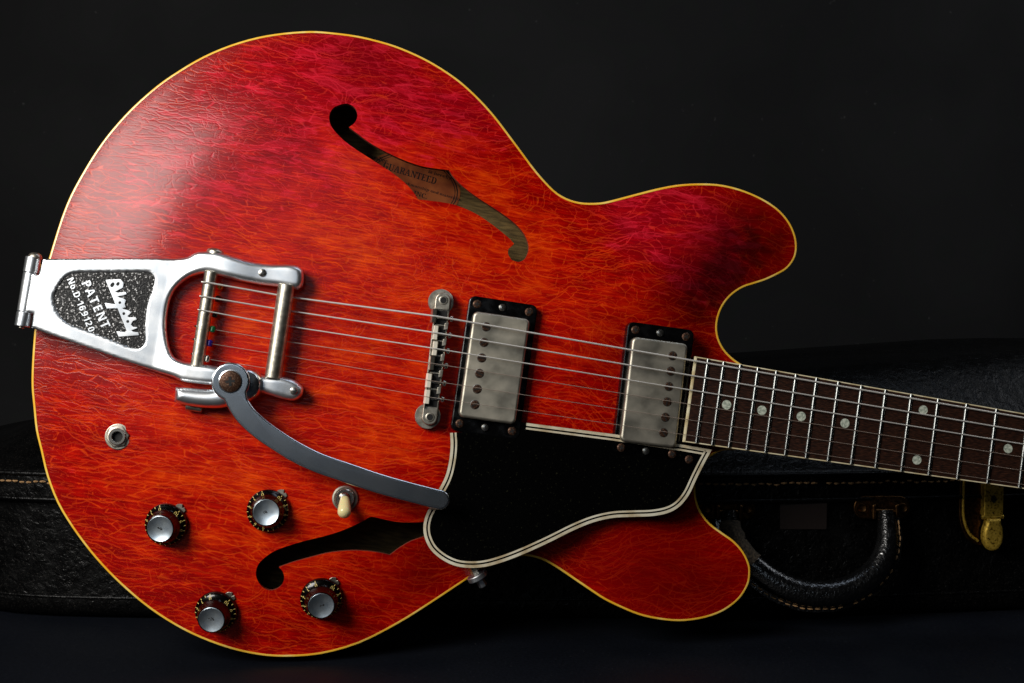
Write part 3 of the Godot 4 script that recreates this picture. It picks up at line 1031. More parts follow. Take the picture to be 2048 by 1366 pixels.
func make_tailpiece() -> void:
	var tail := group("vibrato_tailpiece", guitar)
	var ring := ccw(smooth(pl([-183.2, 222.7, -143.7, 229.7, -116, 234.5, -103.9, 236.4, -97.5, 238.4, -93.7, 241.4, -89.6, 242.9, -81.2, 244, -74.3, 243.5, -65.4, 242.3, -55.6, 241.5, -44, 242.3, -34.6, 243.8, -28, 242.7, -25.7, 238.6, -25.4, 232.5, -28.2, 229.5, -40, 229.3, -52.4, 228.7, -63.2, 228.9, -74.8, 229.9, -82.7, 230.5, -89.1, 229, -96.1, 224.8, -101.7, 218, -104.1, 209.8, -104.1, 200, -102.8, 191.4, -99.8, 182.2, -95.7, 176, -89.4, 174.1, -81.7, 173.9, -72.1, 174.2, -60.4, 174.2, -48.1, 174.3, -38.3, 173, -27.8, 174.1, -19.9, 173, -14.5, 169.4, -14.6, 164.6, -18.8, 160.9, -26.5, 160.7, -37.5, 162.2, -52.3, 162.4, -70.1, 162.4, -75.9, 162.1, -87.3, 161.8, -93.2, 163.4, -104, 165.1, -120.8, 168.1, -143.1, 172.3, -162.6, 175.9, -182.5, 180, -182.8, 188.6, -187.9, 188.7, -188.3, 212.8, -183.8, 212.6]), 3))
	var hole := ccw(smooth(pl([-162.4, 217.6, -142.2, 221.3, -122.7, 224.8, -118.7, 224.9, -116.3, 223.3, -114.9, 220.2, -115.3, 213.8, -116.6, 207.7, -116.7, 198.9, -115.7, 190.3, -114.4, 183.7, -115.1, 179.7, -118.5, 177.5, -124.3, 178, -141, 181.8, -154.7, 184.4, -162.7, 186.6, -168.6, 191.4, -172.3, 198.5, -172.4, 204.3, -169.8, 211.5, -166.8, 215.5]), 3))
	var xa := Vector2(-107.8, 209.4).x
	var xb := Vector2(-85.5, 213.1).x
	var ztop := func(q: Vector2) -> float:
		return lerpf(9.0, 13.6, smoothstep(xa, xb, q.x)) + 0.35 * sin(q.x * 0.16) * smoothstep(xa, xb, q.x)
	var ro := rounded(ring, ztop, 3.2)
	var rh := rounded(hole, ztop, 1.1)
	var zf := func(q: Vector2) -> float:
		# wide rounding on the two arms, a tight one round the plate
		var k := smoothstep(xa - 20.0, xb, q.x)
		var d := dist_ring(q, ring)
		var r := lerpf(1.3, 3.4, k)
		var z: float = ztop.call(q)
		if d < r:
			var t := 1.0 - d / r
			z -= r * (1.0 - sqrt(maxf(0.0, 1.0 - t * t)))
		var e := dist_ring(q, hole)
		if e < 1.0:
			var t := 1.0 - e / 1.0
			z -= 1.0 * (1.0 - sqrt(maxf(0.0, 1.0 - t * t)))
		return z
	var fr := put("frame", mesh([hf(ring, [hole], 1.0, zf, 5.0), M.alu], 50.0), tail)
	# recessed black panel with raised lettering
	var pn := put("name_panel", mesh([extr(inset(hole, -0.6), 5.2, 7.6, 0.0, 1, false), M.panel]), guitar)
	var logo := smooth(pl([-144, 216.1, -135.3, 218.1, -133, 216.2, -132.9, 213.1, -134.9, 211.5, -136.9, 210, -135.8, 209.5, -130.9, 210.8, -129.9, 209.6, -132, 208.2, -135.1, 207.3, -133.8, 206.8, -131.4, 206.6, -129.8, 205.8, -130.2, 203.3, -129.1, 201.4, -131.1, 200.5, -130.3, 200.2, -126.9, 199.8, -125.2, 198.8, -127.2, 196.2, -126.3, 195.7, -122.3, 196.4, -121.3, 195.1, -123.5, 193.7, -124.3, 191.5, -122.9, 190.3, -120.5, 190.5, -120, 189.8, -123.3, 188, -122.4, 187.3, -119.2, 187.4, -118.3, 185.7, -130.4, 182.8, -132.2, 185.9, -126.8, 186.3, -126.2, 187.1, -134, 200, -140.4, 198.7, -142.1, 202, -135.8, 202.3]), 1)
	var lg := put("raised_logo", mesh([extr(logo, 7.0, 8.5, 0.15, 2), M.alu]), pn)
	var dots := Soup.new()
	for q in [[Vector2(-139.5, 213.8), 1.6, 1.1], [Vector2(-136.3, 214.9), 1.25, 0.95], [Vector2(-133.2, 203.7), 0.85, 0.85], [Vector2(-129.7, 197.4), 0.9, 0.9], [Vector2(-126.5, 193), 0.9, 0.9]]:
		dots.add(extr(moved(scaled(disc(1.0, 16), q[1], q[2]), q[0], 1.2), 8.3, 8.53))
	put("logo_hole", mesh([dots, M.slot]), pn).set_meta("kind", "stuff")
	var lines := [["PATENT", Vector2(-156.2, 213.9), Vector2(-138.1, 186.7), 5.4], ["No.D-169120", Vector2(-165.3, 213.7), Vector2(-146.3, 183.2), 4.0]]
	for l in lines:
		var a: Vector2 = l[1]
		var b: Vector2 = l[2]
		var d := b - a
		var word: String = l[0]
		var adv := []
		var total := 0.0
		for c in word:
			var k: float = {".": 0.45, "-": 0.6, "1": 0.75, "I": 0.5}.get(c, 1.0)
			adv.append(k)
			total += k
		var at := 0.0
		for i in word.length():
			var ch := word[i]
			var k: float = adv[i]
			var o := a + d * ((at + k / 2) / total)
			at += k
			var hh: float = l[3]
			if ch == ".":
				hh *= 0.22
				o += Vector2(d.y, -d.x).normalized() * 1.5
			elif ch == "-":
				hh *= 0.16
			elif ch == "o":
				hh *= 0.72
				o += Vector2(d.y, -d.x).normalized() * 0.5
			put("raised_letter", mesh([text(ch, hh, 0.0, 0.6), M.alu]), pn, at2(o, 7.5, d.angle()))
	# hinge at the tail: two fixed knuckles, the rolled edge of the plate, a pin, and the strap that goes down the side
	var h0 := Vector3(-190, 223.1, 4.5)
	var h1 := Vector3(-189, 179.9, 4.5)
	var hd := (h1 - h0).normalized()
	var hl := (h1 - h0).length()
	var hinge := group("hinge", guitar)
	obj("hinge_knuckle", bar(h0, h0 + hd * hl * 0.225, 4.6, 28), M.alu, hinge)
	obj("rolled_edge", bar(h0 + hd * (hl * 0.225 + 0.25), h0 + hd * (hl * 0.785), 4.45, 28), M.alu, hinge)
	obj("hinge_knuckle", bar(h0 + hd * (hl * 0.785 + 0.25), h1, 4.6, 28), M.alu, hinge)
	put("pin_head", mesh([lathe([[4.2, -1], [4.2, 0.3], [3.6, 1.7], [2.3, 2.7], [0, 3.1]], 24), M.steel_dull]), hinge, along(h0 + Vector3(1.0, 0, 0), -hd))
	put("pin_tip", mesh([lathe([[1.7, -1], [1.7, 0.8], [1.2, 1.4], [0, 1.5]], 16), M.steel_dull]), hinge, along(h1 + Vector3(-0.5, 0, 0), hd))
	var strap := extr(rect(hl * 0.9, 3.0), -48.0, 4.0)
	put("hinge_strap", mesh([strap, M.alu]), hinge, at3((h0 + h1) * 0.5 + Vector3(-1.5, 0, -6), (h1 - h0).angle_to(Vector3.RIGHT) * -1.0))
	# the two bars
	obj("string_bar", bar(Vector3(-81.7, 231.6, 10), Vector3(-80.4, 172.3, 10), 4.1, 24), M.steel_dull, tail)
	obj("tension_bar", bar(Vector3(-34.9, 231.1, 11), Vector3(-33.5, 172.2, 11), 5.2, 28), M.steel_dull, tail)
	put("bearing_cap", mesh([lathe([[5.6, -4], [5.6, 0.6], [4.8, 2.0], [3.0, 3.0], [0, 3.4]], 28), M.steel_dull]), tail, along(Vector3(-81.6, 243.4, 7), Vector3(0.06, 1, 0)))
	put("set_screw", M.mesh_height_screw, tail, at3(Vector3(-50.4, 235.6, 13.2), 1.1))
	put("set_screw", M.mesh_height_screw, tail, at3(Vector3(-19.5, 166.6, 13.2), 0.05))
	# pins and ball ends
	var pins := [Vector3(-85.9, 223.9, 13.6), Vector3(-85.6, 215.2, 13.6), Vector3(-85.3, 206.8, 13.6), Vector3(-86, 196.6, 11), Vector3(-85.7, 188.5, 11), Vector3(-85.2, 179.4, 11)]
	var axle := Vector3(-81.7, 231.6, 10) - Vector3(-80.4, 172.3, 10)
	for i in 6:
		var p: Vector3 = pins[i]
		if i > 2:
			obj("string_pin", tube(PackedVector3Array([p, p + Vector3(2.6, 0, -0.3), p + Vector3(5.0, 0, -0.6)]), 0.62, 8), M.steel, tail)
	for q in [[Vector3(-75, 196.5, 9), M.green], [Vector3(-75.3, 187.7, 9), M.purple], [Vector3(-75.2, 178, 9), M.steel], [Vector3(-75.6, 205.9, 6), M.black], [Vector3(-75.6, 223.7, 5), M.brass_bead], [Vector3(-75.5, 215.8, 5), M.side]]:
		obj("ball_end", tube(PackedVector3Array([q[0] + Vector3(0, 2.0, 0), q[0] + Vector3(0, 1.4, 0), q[0] - Vector3(0, 1.4, 0), q[0] - Vector3(0, 2.0, 0)]), [1.3, 1.9, 1.9, 1.3], 16), q[1], tail)
	# arm: bracket, hub and the long flat lever
	var bk := ccw(smooth(pl([-90.7, 157.8, -81.7, 158.6, -72.7, 159.2, -66.2, 160.7, -61.9, 164.2, -55.3, 164.6, -52.6, 159.5, -54.6, 153.6, -60.1, 150.1, -66.3, 148.6, -73.8, 147.9, -82.9, 147.9, -89.9, 148.9]), 3))
	var arm := group("vibrato_arm", guitar)
	obj("arm_bracket", hf(bk, [], 1.2, rounded(bk, func(_q): return 17.0, 5.5), 2.0), M.alu, arm, 50.0)
	obj("bracket_foot", bar(Vector3(-83.8, 147.2, 4), Vector3(-73.6, 147.2, 4), 2.6, 16), M.steel_dull, arm)
	put("arm_hub", mesh([lathe([[9.0, 1.0], [10.6, 3.0], [11.2, 8.0], [10.8, 14.0], [9.6, 17.5], [7.5, 19.5], [0, 19.7]], 36), M.alu_bright], 60.0), arm, at3(Vector3(-49.3, 165.8, 17) * Vector3(1, 1, 0)))
	var path := smooth(pl([-57.3, 166.3, -54.6, 160, -50.6, 153.5, -44.4, 147.1, -35.1, 140.9, -25.5, 136, -12.1, 130.3, 3, 125.6, 23, 121.9, 42, 118.6, 60.9, 116.3, 79.8, 114.4]), 4, false)
	var left := PackedVector2Array()
	var right := PackedVector2Array()
	for i in path.size():
		var d := (path[mini(i + 1, path.size() - 1)] - path[maxi(i - 1, 0)]).normalized()
		var m := Vector2(-d.y, d.x)
		var wd := lerpf(6.6, 6.0, float(i) / path.size())
		if i == 0 or i > 7:
			left.append(path[i] + m * wd)
			right.append(path[i] - m * wd)
	var hubr := 11.6
	var lever := PackedVector2Array()
	var e := path[path.size() - 1]
	var ed := (e - path[path.size() - 3]).normalized()
	left.remove_at(0)
	right.remove_at(0)
	for q in left:
		lever.append(q)
	for k in range(1, 12):
		lever.append(e + ed.rotated(PI / 2 - PI * k / 12.0) * 6.0)
	right.reverse()
	for q in right:
		lever.append(q)
	var h := path[0]
	var a0 := (right[right.size() - 1] - h).angle()
	var a1 := (left[0] - h).angle()
	# the round eye, joined to the lever
	var sweep := fposmod(a0 - a1, TAU)
	for k in range(0, 29):
		var a := a0 - sweep * 0.0 - (sweep) * 0.0
		var u := lerpf(a0 - 0.28, a0 - 0.28 - (TAU - fposmod(a1 - a0, TAU) - 0.5), k / 28.0)
		lever.append(h + Vector2.from_angle(u) * hubr)
	obj("lever", extr(lever, 19.4, 23.0, 1.3, 4), M.arm, arm)
	var cr := Soup.new()
	cr.add(box(5.6, 1.5, 24.0, 24.72))
	cr.add(box(1.5, 5.6, 24.0, 24.73))
	put("pivot_screw", mesh([lathe([[7.2, 22.5], [7.2, 23.15], [6.6, 23.3]], 32), M.alu_bright, lathe([[6.6, 22.5], [6.5, 23.7], [5.2, 24.3], [3.0, 24.6], [0, 24.7]], 32), M.rust, cr, M.slot]), arm, at2(h, 0.0, 0.25))

func make_strings() -> void:
	var bridge := [Vector3(58.5, 226.2, 16.4), Vector3(61, 216, 16.4), Vector3(62.2, 206.2, 16.3), Vector3(61.8, 196.8, 16.2), Vector3(61.7, 186, 16.1), Vector3(62.4, 175.8, 16.1)]
	var far := [Vector3(451.8, 223.3, 8.4), Vector3(453, 214.6, 8.4), Vector3(454.1, 206.1, 8.4), Vector3(455.2, 197.6, 8.3), Vector3(456.4, 188.9, 8.3), Vector3(457.6, 179.9, 8.3)]
	var under := [Vector3(-32.7, 224.2, 4.6), Vector3(-32.8, 215.6, 4.7), Vector3(-32.8, 206, 4.8), Vector3(-32.8, 196.4, 4.9), Vector3(-32.5, 187.5, 5), Vector3(-32.5, 178, 5)]
	var axle := [Vector3(-85.8, 223.9, 14.2), Vector3(-85.5, 215.2, 14.2), Vector3(-85.2, 206.8, 14.2), Vector3(-74.8, 196.4, 9.2), Vector3(-75.1, 187.5, 9.2), Vector3(-75, 177.8, 9.2)]
	var over := [Vector3(-82.7, 224.1, 14.9), Vector3(-82.1, 215.2, 14.8), Vector3(-81.9, 206.7, 14.7)]
	var dia := [1.15, 0.95, 0.80, 0.46, 0.38, 0.32]
	for i in 6:
		var p := PackedVector3Array()
		var b: Vector3 = bridge[i]
		var f: Vector3 = far[i]
		p.append(axle[i])
		if i < 3:
			p.append(over[i])
		p.append(under[i])
		p.append(b + (under[i] - b).normalized() * 1.2 + Vector3(0, 0, 0.15))
		p.append(b)
		p.append(b + (f - b) * 0.02)
		p.append(f)
		p.append(b + (f - b).normalized() * 627.0)
		var st := obj("guitar_string", tube(p, dia[i] / 2.0, 8), M.string_wound if i < 3 else M.string_plain, guitar, 70.0)

func make_neck() -> void:
	var o := Vector3(227.5, 200.5, 11)
	var x := (Vector3(455.7, 201.7, 6.5) - o).normalized()
	var z := (Vector3(0, 0, 1) - x * x.z).normalized()
	var y := z.cross(x)
	var f := Transform3D(Basis(x, y, z), o)
	var d_end := 167.4
	var length := 628.0 - d_end
	var hw := func(u: float) -> float: return lerpf(27.6, 21.6, u / length)
	var nk := group("neck", guitar, f)
	var board := PackedVector2Array([Vector2(1.5, -hw.call(0.0) + 0.8), Vector2(length, -hw.call(length) + 0.8), Vector2(length, hw.call(length) - 0.8), Vector2(1.5, hw.call(0.0) - 0.8)])
	var fb := put("fingerboard", mesh([extr(board, -6.0, 0.0, 0.0, 1), M.rosewood]), guitar, f)
	# binding: end and two sides, a hair proud
	obj("fingerboard_binding", extr(PackedVector2Array([Vector2(0, -hw.call(0.0)), Vector2(1.5, -hw.call(0.0)), Vector2(1.5, hw.call(0.0)), Vector2(0, hw.call(0.0))]), -2.2, 0.05, 0.25, 2), M.cream, fb)
	for s in [-1.0, 1.0]:
		obj("fingerboard_binding", extr(PackedVector2Array([Vector2(1.5, hw.call(1.5) * s), Vector2(length, hw.call(length) * s), Vector2(length, (hw.call(length) - 0.8) * s), Vector2(1.5, (hw.call(1.5) - 0.8) * s)]), -3.0, 0.05, 0.25, 2), M.cream, fb)
	for n in range(1, 23):
		var u := 628.0 / pow(2.0, n / 12.0) - d_end
		var w: float = hw.call(u) - 0.35
		var s := Soup.new()
		var q := []
		for k in 9:
			var a := PI * k / 8.0
			q.append(Vector2(-cos(a) * 1.25, sin(a) * 1.05))
		for k in 8:
			s.quad(Vector3(q[k].x, -w, q[k].y), Vector3(q[k].x, w, q[k].y), Vector3(q[k + 1].x, w, q[k + 1].y), Vector3(q[k + 1].x, -w, q[k + 1].y))
			var e := Vector3(0, 0, 0)
			s.tri(Vector3(0, -w, 0), Vector3(q[k].x, -w, q[k].y), Vector3(q[k + 1].x, -w, q[k + 1].y))
			s.tri(Vector3(0, w, 0), Vector3(q[k + 1].x, w, q[k + 1].y), Vector3(q[k].x, w, q[k].y))
		var fl := Soup.new()
		for k in range(0, s.v.size(), 3):
			fl.tri(s.v[k], s.v[k + 2], s.v[k + 1])
		put("fret", mesh([fl, M.fret], 40.0), fb, Transform3D(Basis(), Vector3(u, 0, 0)))
	for n in [21, 19, 17, 15, 12, 12, 9, 7, 5, 3]:
		var u := (628.0 / pow(2.0, n / 12.0) + 628.0 / pow(2.0, (n - 1) / 12.0)) / 2 - d_end
		var yy := 0.0
		if n == 12:
			yy = -16.4 if fb.has_node("inlay_dot_twelve") else 16.4
		var dot := put("inlay_dot", mesh([extr(disc(3.05, 28), -0.5, 0.06), M.pearl]), fb, Transform3D(Basis(Vector3(0, 0, 1), n * 1.3), Vector3(u, yy, 0)))
		if n == 12 and yy > 0:
			fb.set_meta("twelve", true)
			dot.name = "inlay_dot_twelve"
	if fb.has_node("inlay_dot_twelve"):
		var dn := fb.get_node("inlay_dot_twelve")
		fb.remove_child(dn)
		dn.name = "inlay_dot"
		fb.add_child(dn, true)
	# back of the neck: half-round, over the body a square heel
	var s := Soup.new()
	var st := [0.0, 20.0, 45.0, 80.0, 140.0, 260.0, length]
	var rings := []
	for u in st:
		var r := PackedVector3Array()
		var w: float = hw.call(u) - 0.3
		var depth: float = lerpf(38.0, 17.0, smoothstep(10.0, 90.0, u))
		for k in 17:
			var a := PI * k / 16.0
			var pw := lerpf(0.45, 1.0, smoothstep(10.0, 80.0, u))
			r.append(Vector3(u, -w * cos(a) * (1.0 if absf(cos(a)) < 1e-4 else pow(absf(cos(a)), pw - 1.0)), -6.0 - depth * pow(sin(a), pw)))
		rings.append(r)
	for i in st.size() - 1:
		for k in 16:
			s.quad(rings[i][k], rings[i][k + 1], rings[i + 1][k + 1], rings[i + 1][k])
	for k in range(1, 16):
		s.tri(rings[0][0], rings[0][k + 1], rings[0][k])
	obj("neck_back", s, M.neck, nk, 50.0)
	obj("nut", extr(moved(rect(5.0, 43.0), Vector2(length + 2.6, 0)), -6.0, 1.6, 0.5, 2), M.cream, nk)
	var hs := smooth(PackedVector2Array([Vector2(5, -22), Vector2(40, -36), Vector2(150, -44), Vector2(175, -30), Vector2(165, 0), Vector2(175, 30), Vector2(150, 44), Vector2(40, 36), Vector2(5, 22)]), 4)
	put("headstock", mesh([extr(hs, -18.0, -4.0, 1.0, 2), M.black]), nk, Transform3D(Basis(Vector3(0, 1, 0), 0.29), Vector3(length, 0, 0)))

func make_knob(c: Vector2, turn: float, wear: int, label: String) -> void:
	var zb := arch(c) + 0.8
	# lean of the top at this place
	var n := Vector3(-(arch(c + Vector2(4, 0)) - arch(c - Vector2(4, 0))) / 8.0, -(arch(c + Vector2(0, 4)) - arch(c - Vector2(0, 4))) / 8.0, 1.0).normalized()
	var x := Vector3(cos(turn), sin(turn), 0)
	x = (x - n * x.dot(n)).normalized()
	var k := put("control_knob", M.mesh_knob, guitar, Transform3D(Basis(x, n.cross(x), n), Vector3(c.x, c.y, zb)))
	k.set_meta("label", label)
	put("reflector_cap", M.mesh_cap, k)
	put("worn_print", mesh([M.print_soup[wear], M.ink]), k)
	for i in 11:
		put("dial_number", M.mesh_numbers[i], k)
	for i in 21:
		put("dial_tick", M.mesh_tick, k, Transform3D(Basis(Vector3(0, 0, 1), deg_to_rad(114.0 + 15.0 * i)), Vector3.ZERO))
	put("pointer", M.mesh_pointer, k)

func make_controls() -> void:
	M.mesh_knob = mesh([lathe([[13.0, 0.0], [13.1, 0.4], [13.1, 2.4], [12.7, 3.3], [11.9, 3.9], [10.4, 5.0], [9.3, 7.0], [8.9, 10.0], [8.7, 13.2], [8.5, 13.8], [8.05, 14.0], [7.9, 13.7]], 48), M.knob], 30.0)
	M.mesh_cap = mesh([lathe([[8.0, 13.75], [7.75, 13.9], [7.3, 13.75], [5.5, 13.15], [3.0, 12.75], [0, 12.65]], 40), M.cap], 40.0)
	M.print_soup = []
	rng.seed = 21
	for n in 4:
		var ws := Soup.new()
		for q in 7:
			var blot := PackedVector2Array()
			for a in 7:
				blot.append(Vector2.from_angle(TAU * a / 7.0) * rng.randf_range(0.25, 0.75) * Vector2(1.0, 0.6))
			ws.add(extr(moved(blot, Vector2(rng.randf_range(-1.7, 1.7), rng.randf_range(-0.8, 0.8)), 0.3), 12.4, 12.74 + q * 0.004))
		M.print_soup.append(ws)
	M.mesh_numbers = []
	for i in 11:
		var a := deg_to_rad(114.0 + 30.0 * i)
		var s := text(str(i), 2.2, 0.0, 0.1, false, false)
		# the digits lie on the sloping skirt, their heads towards the middle
		var r := Vector2.from_angle(a)
		var up := Vector3(-r.x * 0.80, -r.y * 0.80, 0.60)
		var rt := Vector3(-r.y, r.x, 0)
		var m := Soup.new()
		m.add(s, Transform3D(Basis(rt, up, rt.cross(up)), Vector3(r.x * 10.55, r.y * 10.55, 5.15)))
		M.mesh_numbers.append(mesh([m, M.gold]))
	M.mesh_tick = mesh([box(1.0, 0.42, 3.0, 3.75), M.gold])
	var tick := Soup.new()
	tick.add(box(1.2, 0.34, 0.0, 0.1), Transform3D(Basis(Vector3(0, 1, 0), 0.62), Vector3(12.25, 0, 3.6)))
	M.mesh_tick = mesh([tick, M.gold])
	var pt := Soup.new()
	pt.add(extr(PackedVector2Array([Vector2(9, -3.2), Vector2(14.2, -3.2), Vector2(15.2, -1.4), Vector2(14.0, -0.6), Vector2(15.9, 0.8), Vector2(14.6, 2.6), Vector2(13.2, 3.4), Vector2(9, 3.4)]), -0.6, 0.2, 0.1, 1), Transform3D(Basis(Vector3(0, 0, 1), deg_to_rad(58.0)), Vector3(0, 0, 0)))
	M.mesh_pointer = mesh([pt, M.steel_dull])
	make_knob(Vector2(-84.1, 73.1), 0.0, 0, "knob nearest the jack socket, its silver cap bright at the lower edge")
	make_knob(Vector2(-23.8, 90.9), 0.03, 1, "knob nearest the toggle switch, its silver cap tinted blue green")
	make_knob(Vector2(-45.8, 23.6), -0.02, 2, "lowest knob, next to the rim")
	make_knob(Vector2(17.1, 41.4), 0.04, 3, "knob below the rounded end of the sound hole")
	# jack socket: washer, hexagonal nut, sleeve
	var c := Vector2(-122.5, 121.9)
	var j := group("jack_socket", guitar, at2(c, arch(c)))
	put("jack_washer", mesh([lathe([[8.0, -1.0], [8.0, 0.6], [7.6, 0.9], [0, 0.9]], 36), M.steel_dull]), j)
	put("jack_nut", mesh([lathe([[7.0, 0.5], [7.0, 2.1], [6.3, 2.5], [4.4, 2.5], [4.4, 0.8]], 6), M.steel_dull]), j, Transform3D(Basis(Vector3(0, 0, 1), 0.3)))
	put("jack_sleeve", mesh([lathe([[5.2, 0.9], [5.2, 3.3], [4.8, 3.7], [3.5, 3.7], [3.2, 3.4], [3.2, 0.5]], 32), M.steel, lathe([[3.3, 0.9], [0, 0.92]], 24), M.slot]), j)
	# three-way switch with an ivory tip, thrown down
	c = Vector2(21.9, 105.2)
	var s := group("toggle_switch", guitar, at2(c, arch(c)))
	put("switch_washer", mesh([lathe([[8.2, -1.0], [8.2, 0.8], [7.9, 1.3], [7.0, 1.5], [6.4, 1.0], [6.2, 0.7], [0, 0.7]], 40), M.steel_dull]), s)
	put("switch_nut", mesh([lathe([[6.0, 0.5], [6.0, 2.6], [5.5, 3.1], [4.3, 3.1], [4.1, 2.2], [0, 2.2]], 36), M.steel]), s)
	put("switch_ball", mesh([lathe([[3.0, 1.5], [3.4, 2.8], [3.3, 4.2], [2.6, 5.4], [0, 6.2]], 24), M.steel]), s, at2(Vector2(-0.4, 0.6)))
	var t0 := Vector3(0.0, 0.0, 4.0)
	var dir := Vector3(0.10, -0.64, 0.77).normalized()
	put("switch_tip", mesh([lathe([[0, 0], [2.6, 0], [2.9, 0.6], [3.4, 4.0], [4.0, 8.0], [4.2, 11.0], [4.0, 12.6], [3.2, 14.0], [1.8, 14.8], [0, 15.1]], 28), M.ivory], 60.0), s, along(t0, dir))

func make_guitar() -> void:
	guitar = thing("electric_guitar", "worn cherry red semi-hollow electric guitar with cracked lacquer and yellow binding", "guitar")
	guitar.transform = Transform3D(Basis(Vector3(0.98309, -0.16422, -0.08104), Vector3(0.15383, 0.98065, -0.12108), Vector3(0.09936, 0.10657, 0.98933)), Vector3(-0.14245, 0.00597, -0.76338))
	outline = ccw(smooth(pl([-183.3, 250.5, -180.2, 266.7, -174.9, 283.4, -169.3, 298.1, -162.5, 312.3, -152.4, 329, -139.6, 345.8, -127.7, 358.1, -113.9, 370.2, -98.7, 380.5, -82.2, 389, -66.1, 394.9, -49.7, 399.2, -37.3, 400.8, -18.3, 401.8, 1.2, 400.5, 15.1, 398, 29.3, 394, 41.8, 389.1, 53.4, 383.3, 66.5, 374.6, 77.7, 365.6, 88, 355.9, 98.4, 345.8, 108.8, 335.7, 117.9, 328, 126.6, 322.1, 136, 319.1, 144.9, 318.8, 155.3, 320.7, 162.7, 323.5, 175.7, 329.4, 190.7, 336.1, 203.9, 341.1, 217.5, 344.5, 231.3, 346.5, 243.4, 346.3, 254.9, 344.5, 266.5, 341.1, 276.4, 336.2, 284.5, 329.1, 289.8, 320.5, 291.8, 312.3, 291, 305.2, 287, 298, 280.6, 292.7, 273.2, 287.8, 266.6, 284.4, 259.1, 280.5, 252.8, 274.9, 248.3, 268.2, 245.8, 260.4, 245.5, 252, 247.8, 244.4, 252.2, 238.3, 257.9, 233.8, 264.1, 230.6, 273.1, 227.3, 278.9, 175.7, 269.1, 173, 264.1, 172.4, 257.6, 169.6, 252.3, 164.7, 248.3, 158, 246.2, 150.9, 246.6, 144.2, 248.4, 137.2, 252.4, 130, 259.4, 123.4, 268, 118.8, 277.2, 114.2, 284.5, 108.2, 289.6, 100.7, 291.2, 94.2, 290.8, 86.9, 286.9, 78.1, 280.5, 70.8, 272.9, 65.3, 261.8, 60.4, 248.4, 57.1, 234.3, 56.4, 221.4, 57.4, 208.2, 60.6, 196.9, 64.2, 186.5, 68.9, 174.9, 74.4, 164.5, 79.3, 155.2, 83, 147.3, 84.5, 140.6, 84.4, 129.1, 80.8, 117.4, 73.1, 107.4, 64.6, 85.7, 45.3, 67.7, 30.2, 45.2, 14.6, 22, 4.6, 0, 0, -16.1, -1, -34.5, 0.5, -53.4, 4.5, -70.4, 10.2, -87.8, 18.3, -103.4, 27.7, -117, 37.4, -129.8, 48.1, -143.1, 61.3, -154.4, 74.8, -163.5, 90.2, -170.2, 105.9, -175.2, 117.7, -179.2, 131.9, -182.5, 144.2, -184.8, 158.8, -186.9, 178.4, -187.7, 191.9, -187.5, 208, -186.2, 225.5]), 3))
	hole_a = ccw(smooth(pl([-19.2, 353.4, -15.1, 353.3, -11.8, 351.3, -10.2, 348.1, -9.9, 345.1, -11.1, 341.4, -13.9, 338.3, -7.9, 335.1, -0.5, 331.2, 7.7, 327.9, 17.6, 324.9, 27.3, 322.7, 36, 321.6, 44.6, 321.8, 53.5, 322.5, 56.6, 319.1, 62, 314.9, 69.6, 310.6, 77.1, 307.1, 85.3, 303.7, 93.7, 300, 102.2, 295.3, 108.3, 289.9, 111.9, 283.5, 112.3, 278.4, 110.5, 273.3, 106.9, 271, 102.5, 271.5, 99.6, 274.9, 99.3, 278.3, 102.5, 282.4, 99.5, 284.9, 92.8, 289, 85.3, 292.9, 77, 296.7, 68.8, 299.1, 60, 300.6, 49.7, 300.6, 37, 299.7, 32.9, 304.2, 27, 308.8, 19.5, 313.1, 10.4, 317.1, 1.2, 321.1, -8, 325.1, -15.4, 329, -21.6, 333.5, -25.4, 337.5, -27.2, 342, -27.1, 346.3, -24.8, 350.2]), 3, true, 0.75))
	hole_b = ccw(smooth(pl([-11.8, 56.7, -9.2, 54.6, -7.5, 50.6, -8.4, 45.9, -11.4, 42.7, -15.4, 41.4, -19.9, 42.9, -23.6, 46.6, -25.3, 51.2, -24.6, 56.6, -21.5, 61.2, -16.1, 66.3, -7.7, 71, 2.1, 75.6, 12.1, 79.6, 21.9, 84.2, 29.7, 88.9, 36.1, 93.4, 39.9, 96.1, 47.1, 95.7, 55.8, 95.2, 64.3, 95.9, 73, 97.5, 86.1, 101.9, 97.9, 108.5, 104.9, 115.6, 110.7, 119.7, 115.2, 117.8, 115.3, 113.3, 110.4, 107.5, 102.3, 101.5, 90.4, 94.9, 81.4, 91.4, 74.9, 88.2, 67.6, 84.5, 61.2, 79.6, 55.3, 73.7, 50.6, 74.2, 43.5, 74.4, 34.3, 73.8, 25.3, 72.2, 15.8, 69.5, 5.3, 65.1, -3.9, 61]), 3, true, 0.75))
	make_arch()
	M.mesh_ring_screw = cross_screw(2.7, 0.8, M.rust)
	M.mesh_height_screw = slot_screw(2.5, 1.3, M.steel)
	M.mesh_pole = mesh([lathe([[3.0, -0.5], [3.0, 0.06], [2.72, 0.1]], 24), M.steel, lathe([[2.72, -0.4], [2.6, 0.28], [2.3, 0.42], [0, 0.45]], 24), M.rust, box(5.0, 0.75, 0.2, 0.49), M.slot])
	make_body()
	make_guard()
	make_pickup(Vector2(79.1, 243.9), Vector2(123.1, 244.4), Vector2(80.2, 157.1), Vector2(124.1, 158.3), Vector2(83.1, 234), Vector2(119.3, 234.3), Vector2(83, 166.8), Vector2(119.4, 166.9), 5.5, 11.0, -8.9, "pickup next to the bridge, pole screws on its left")
	make_pickup(Vector2(182.2, 244.1), Vector2(226.2, 245.1), Vector2(184.8, 159.1), Vector2(228.4, 158.2), Vector2(186.1, 234.7), Vector2(222.4, 235), Vector2(187.2, 167.5), Vector2(224, 167.6), 5.0, 9.5, 8.9, "pickup against the fingerboard end, pole screws on its right")
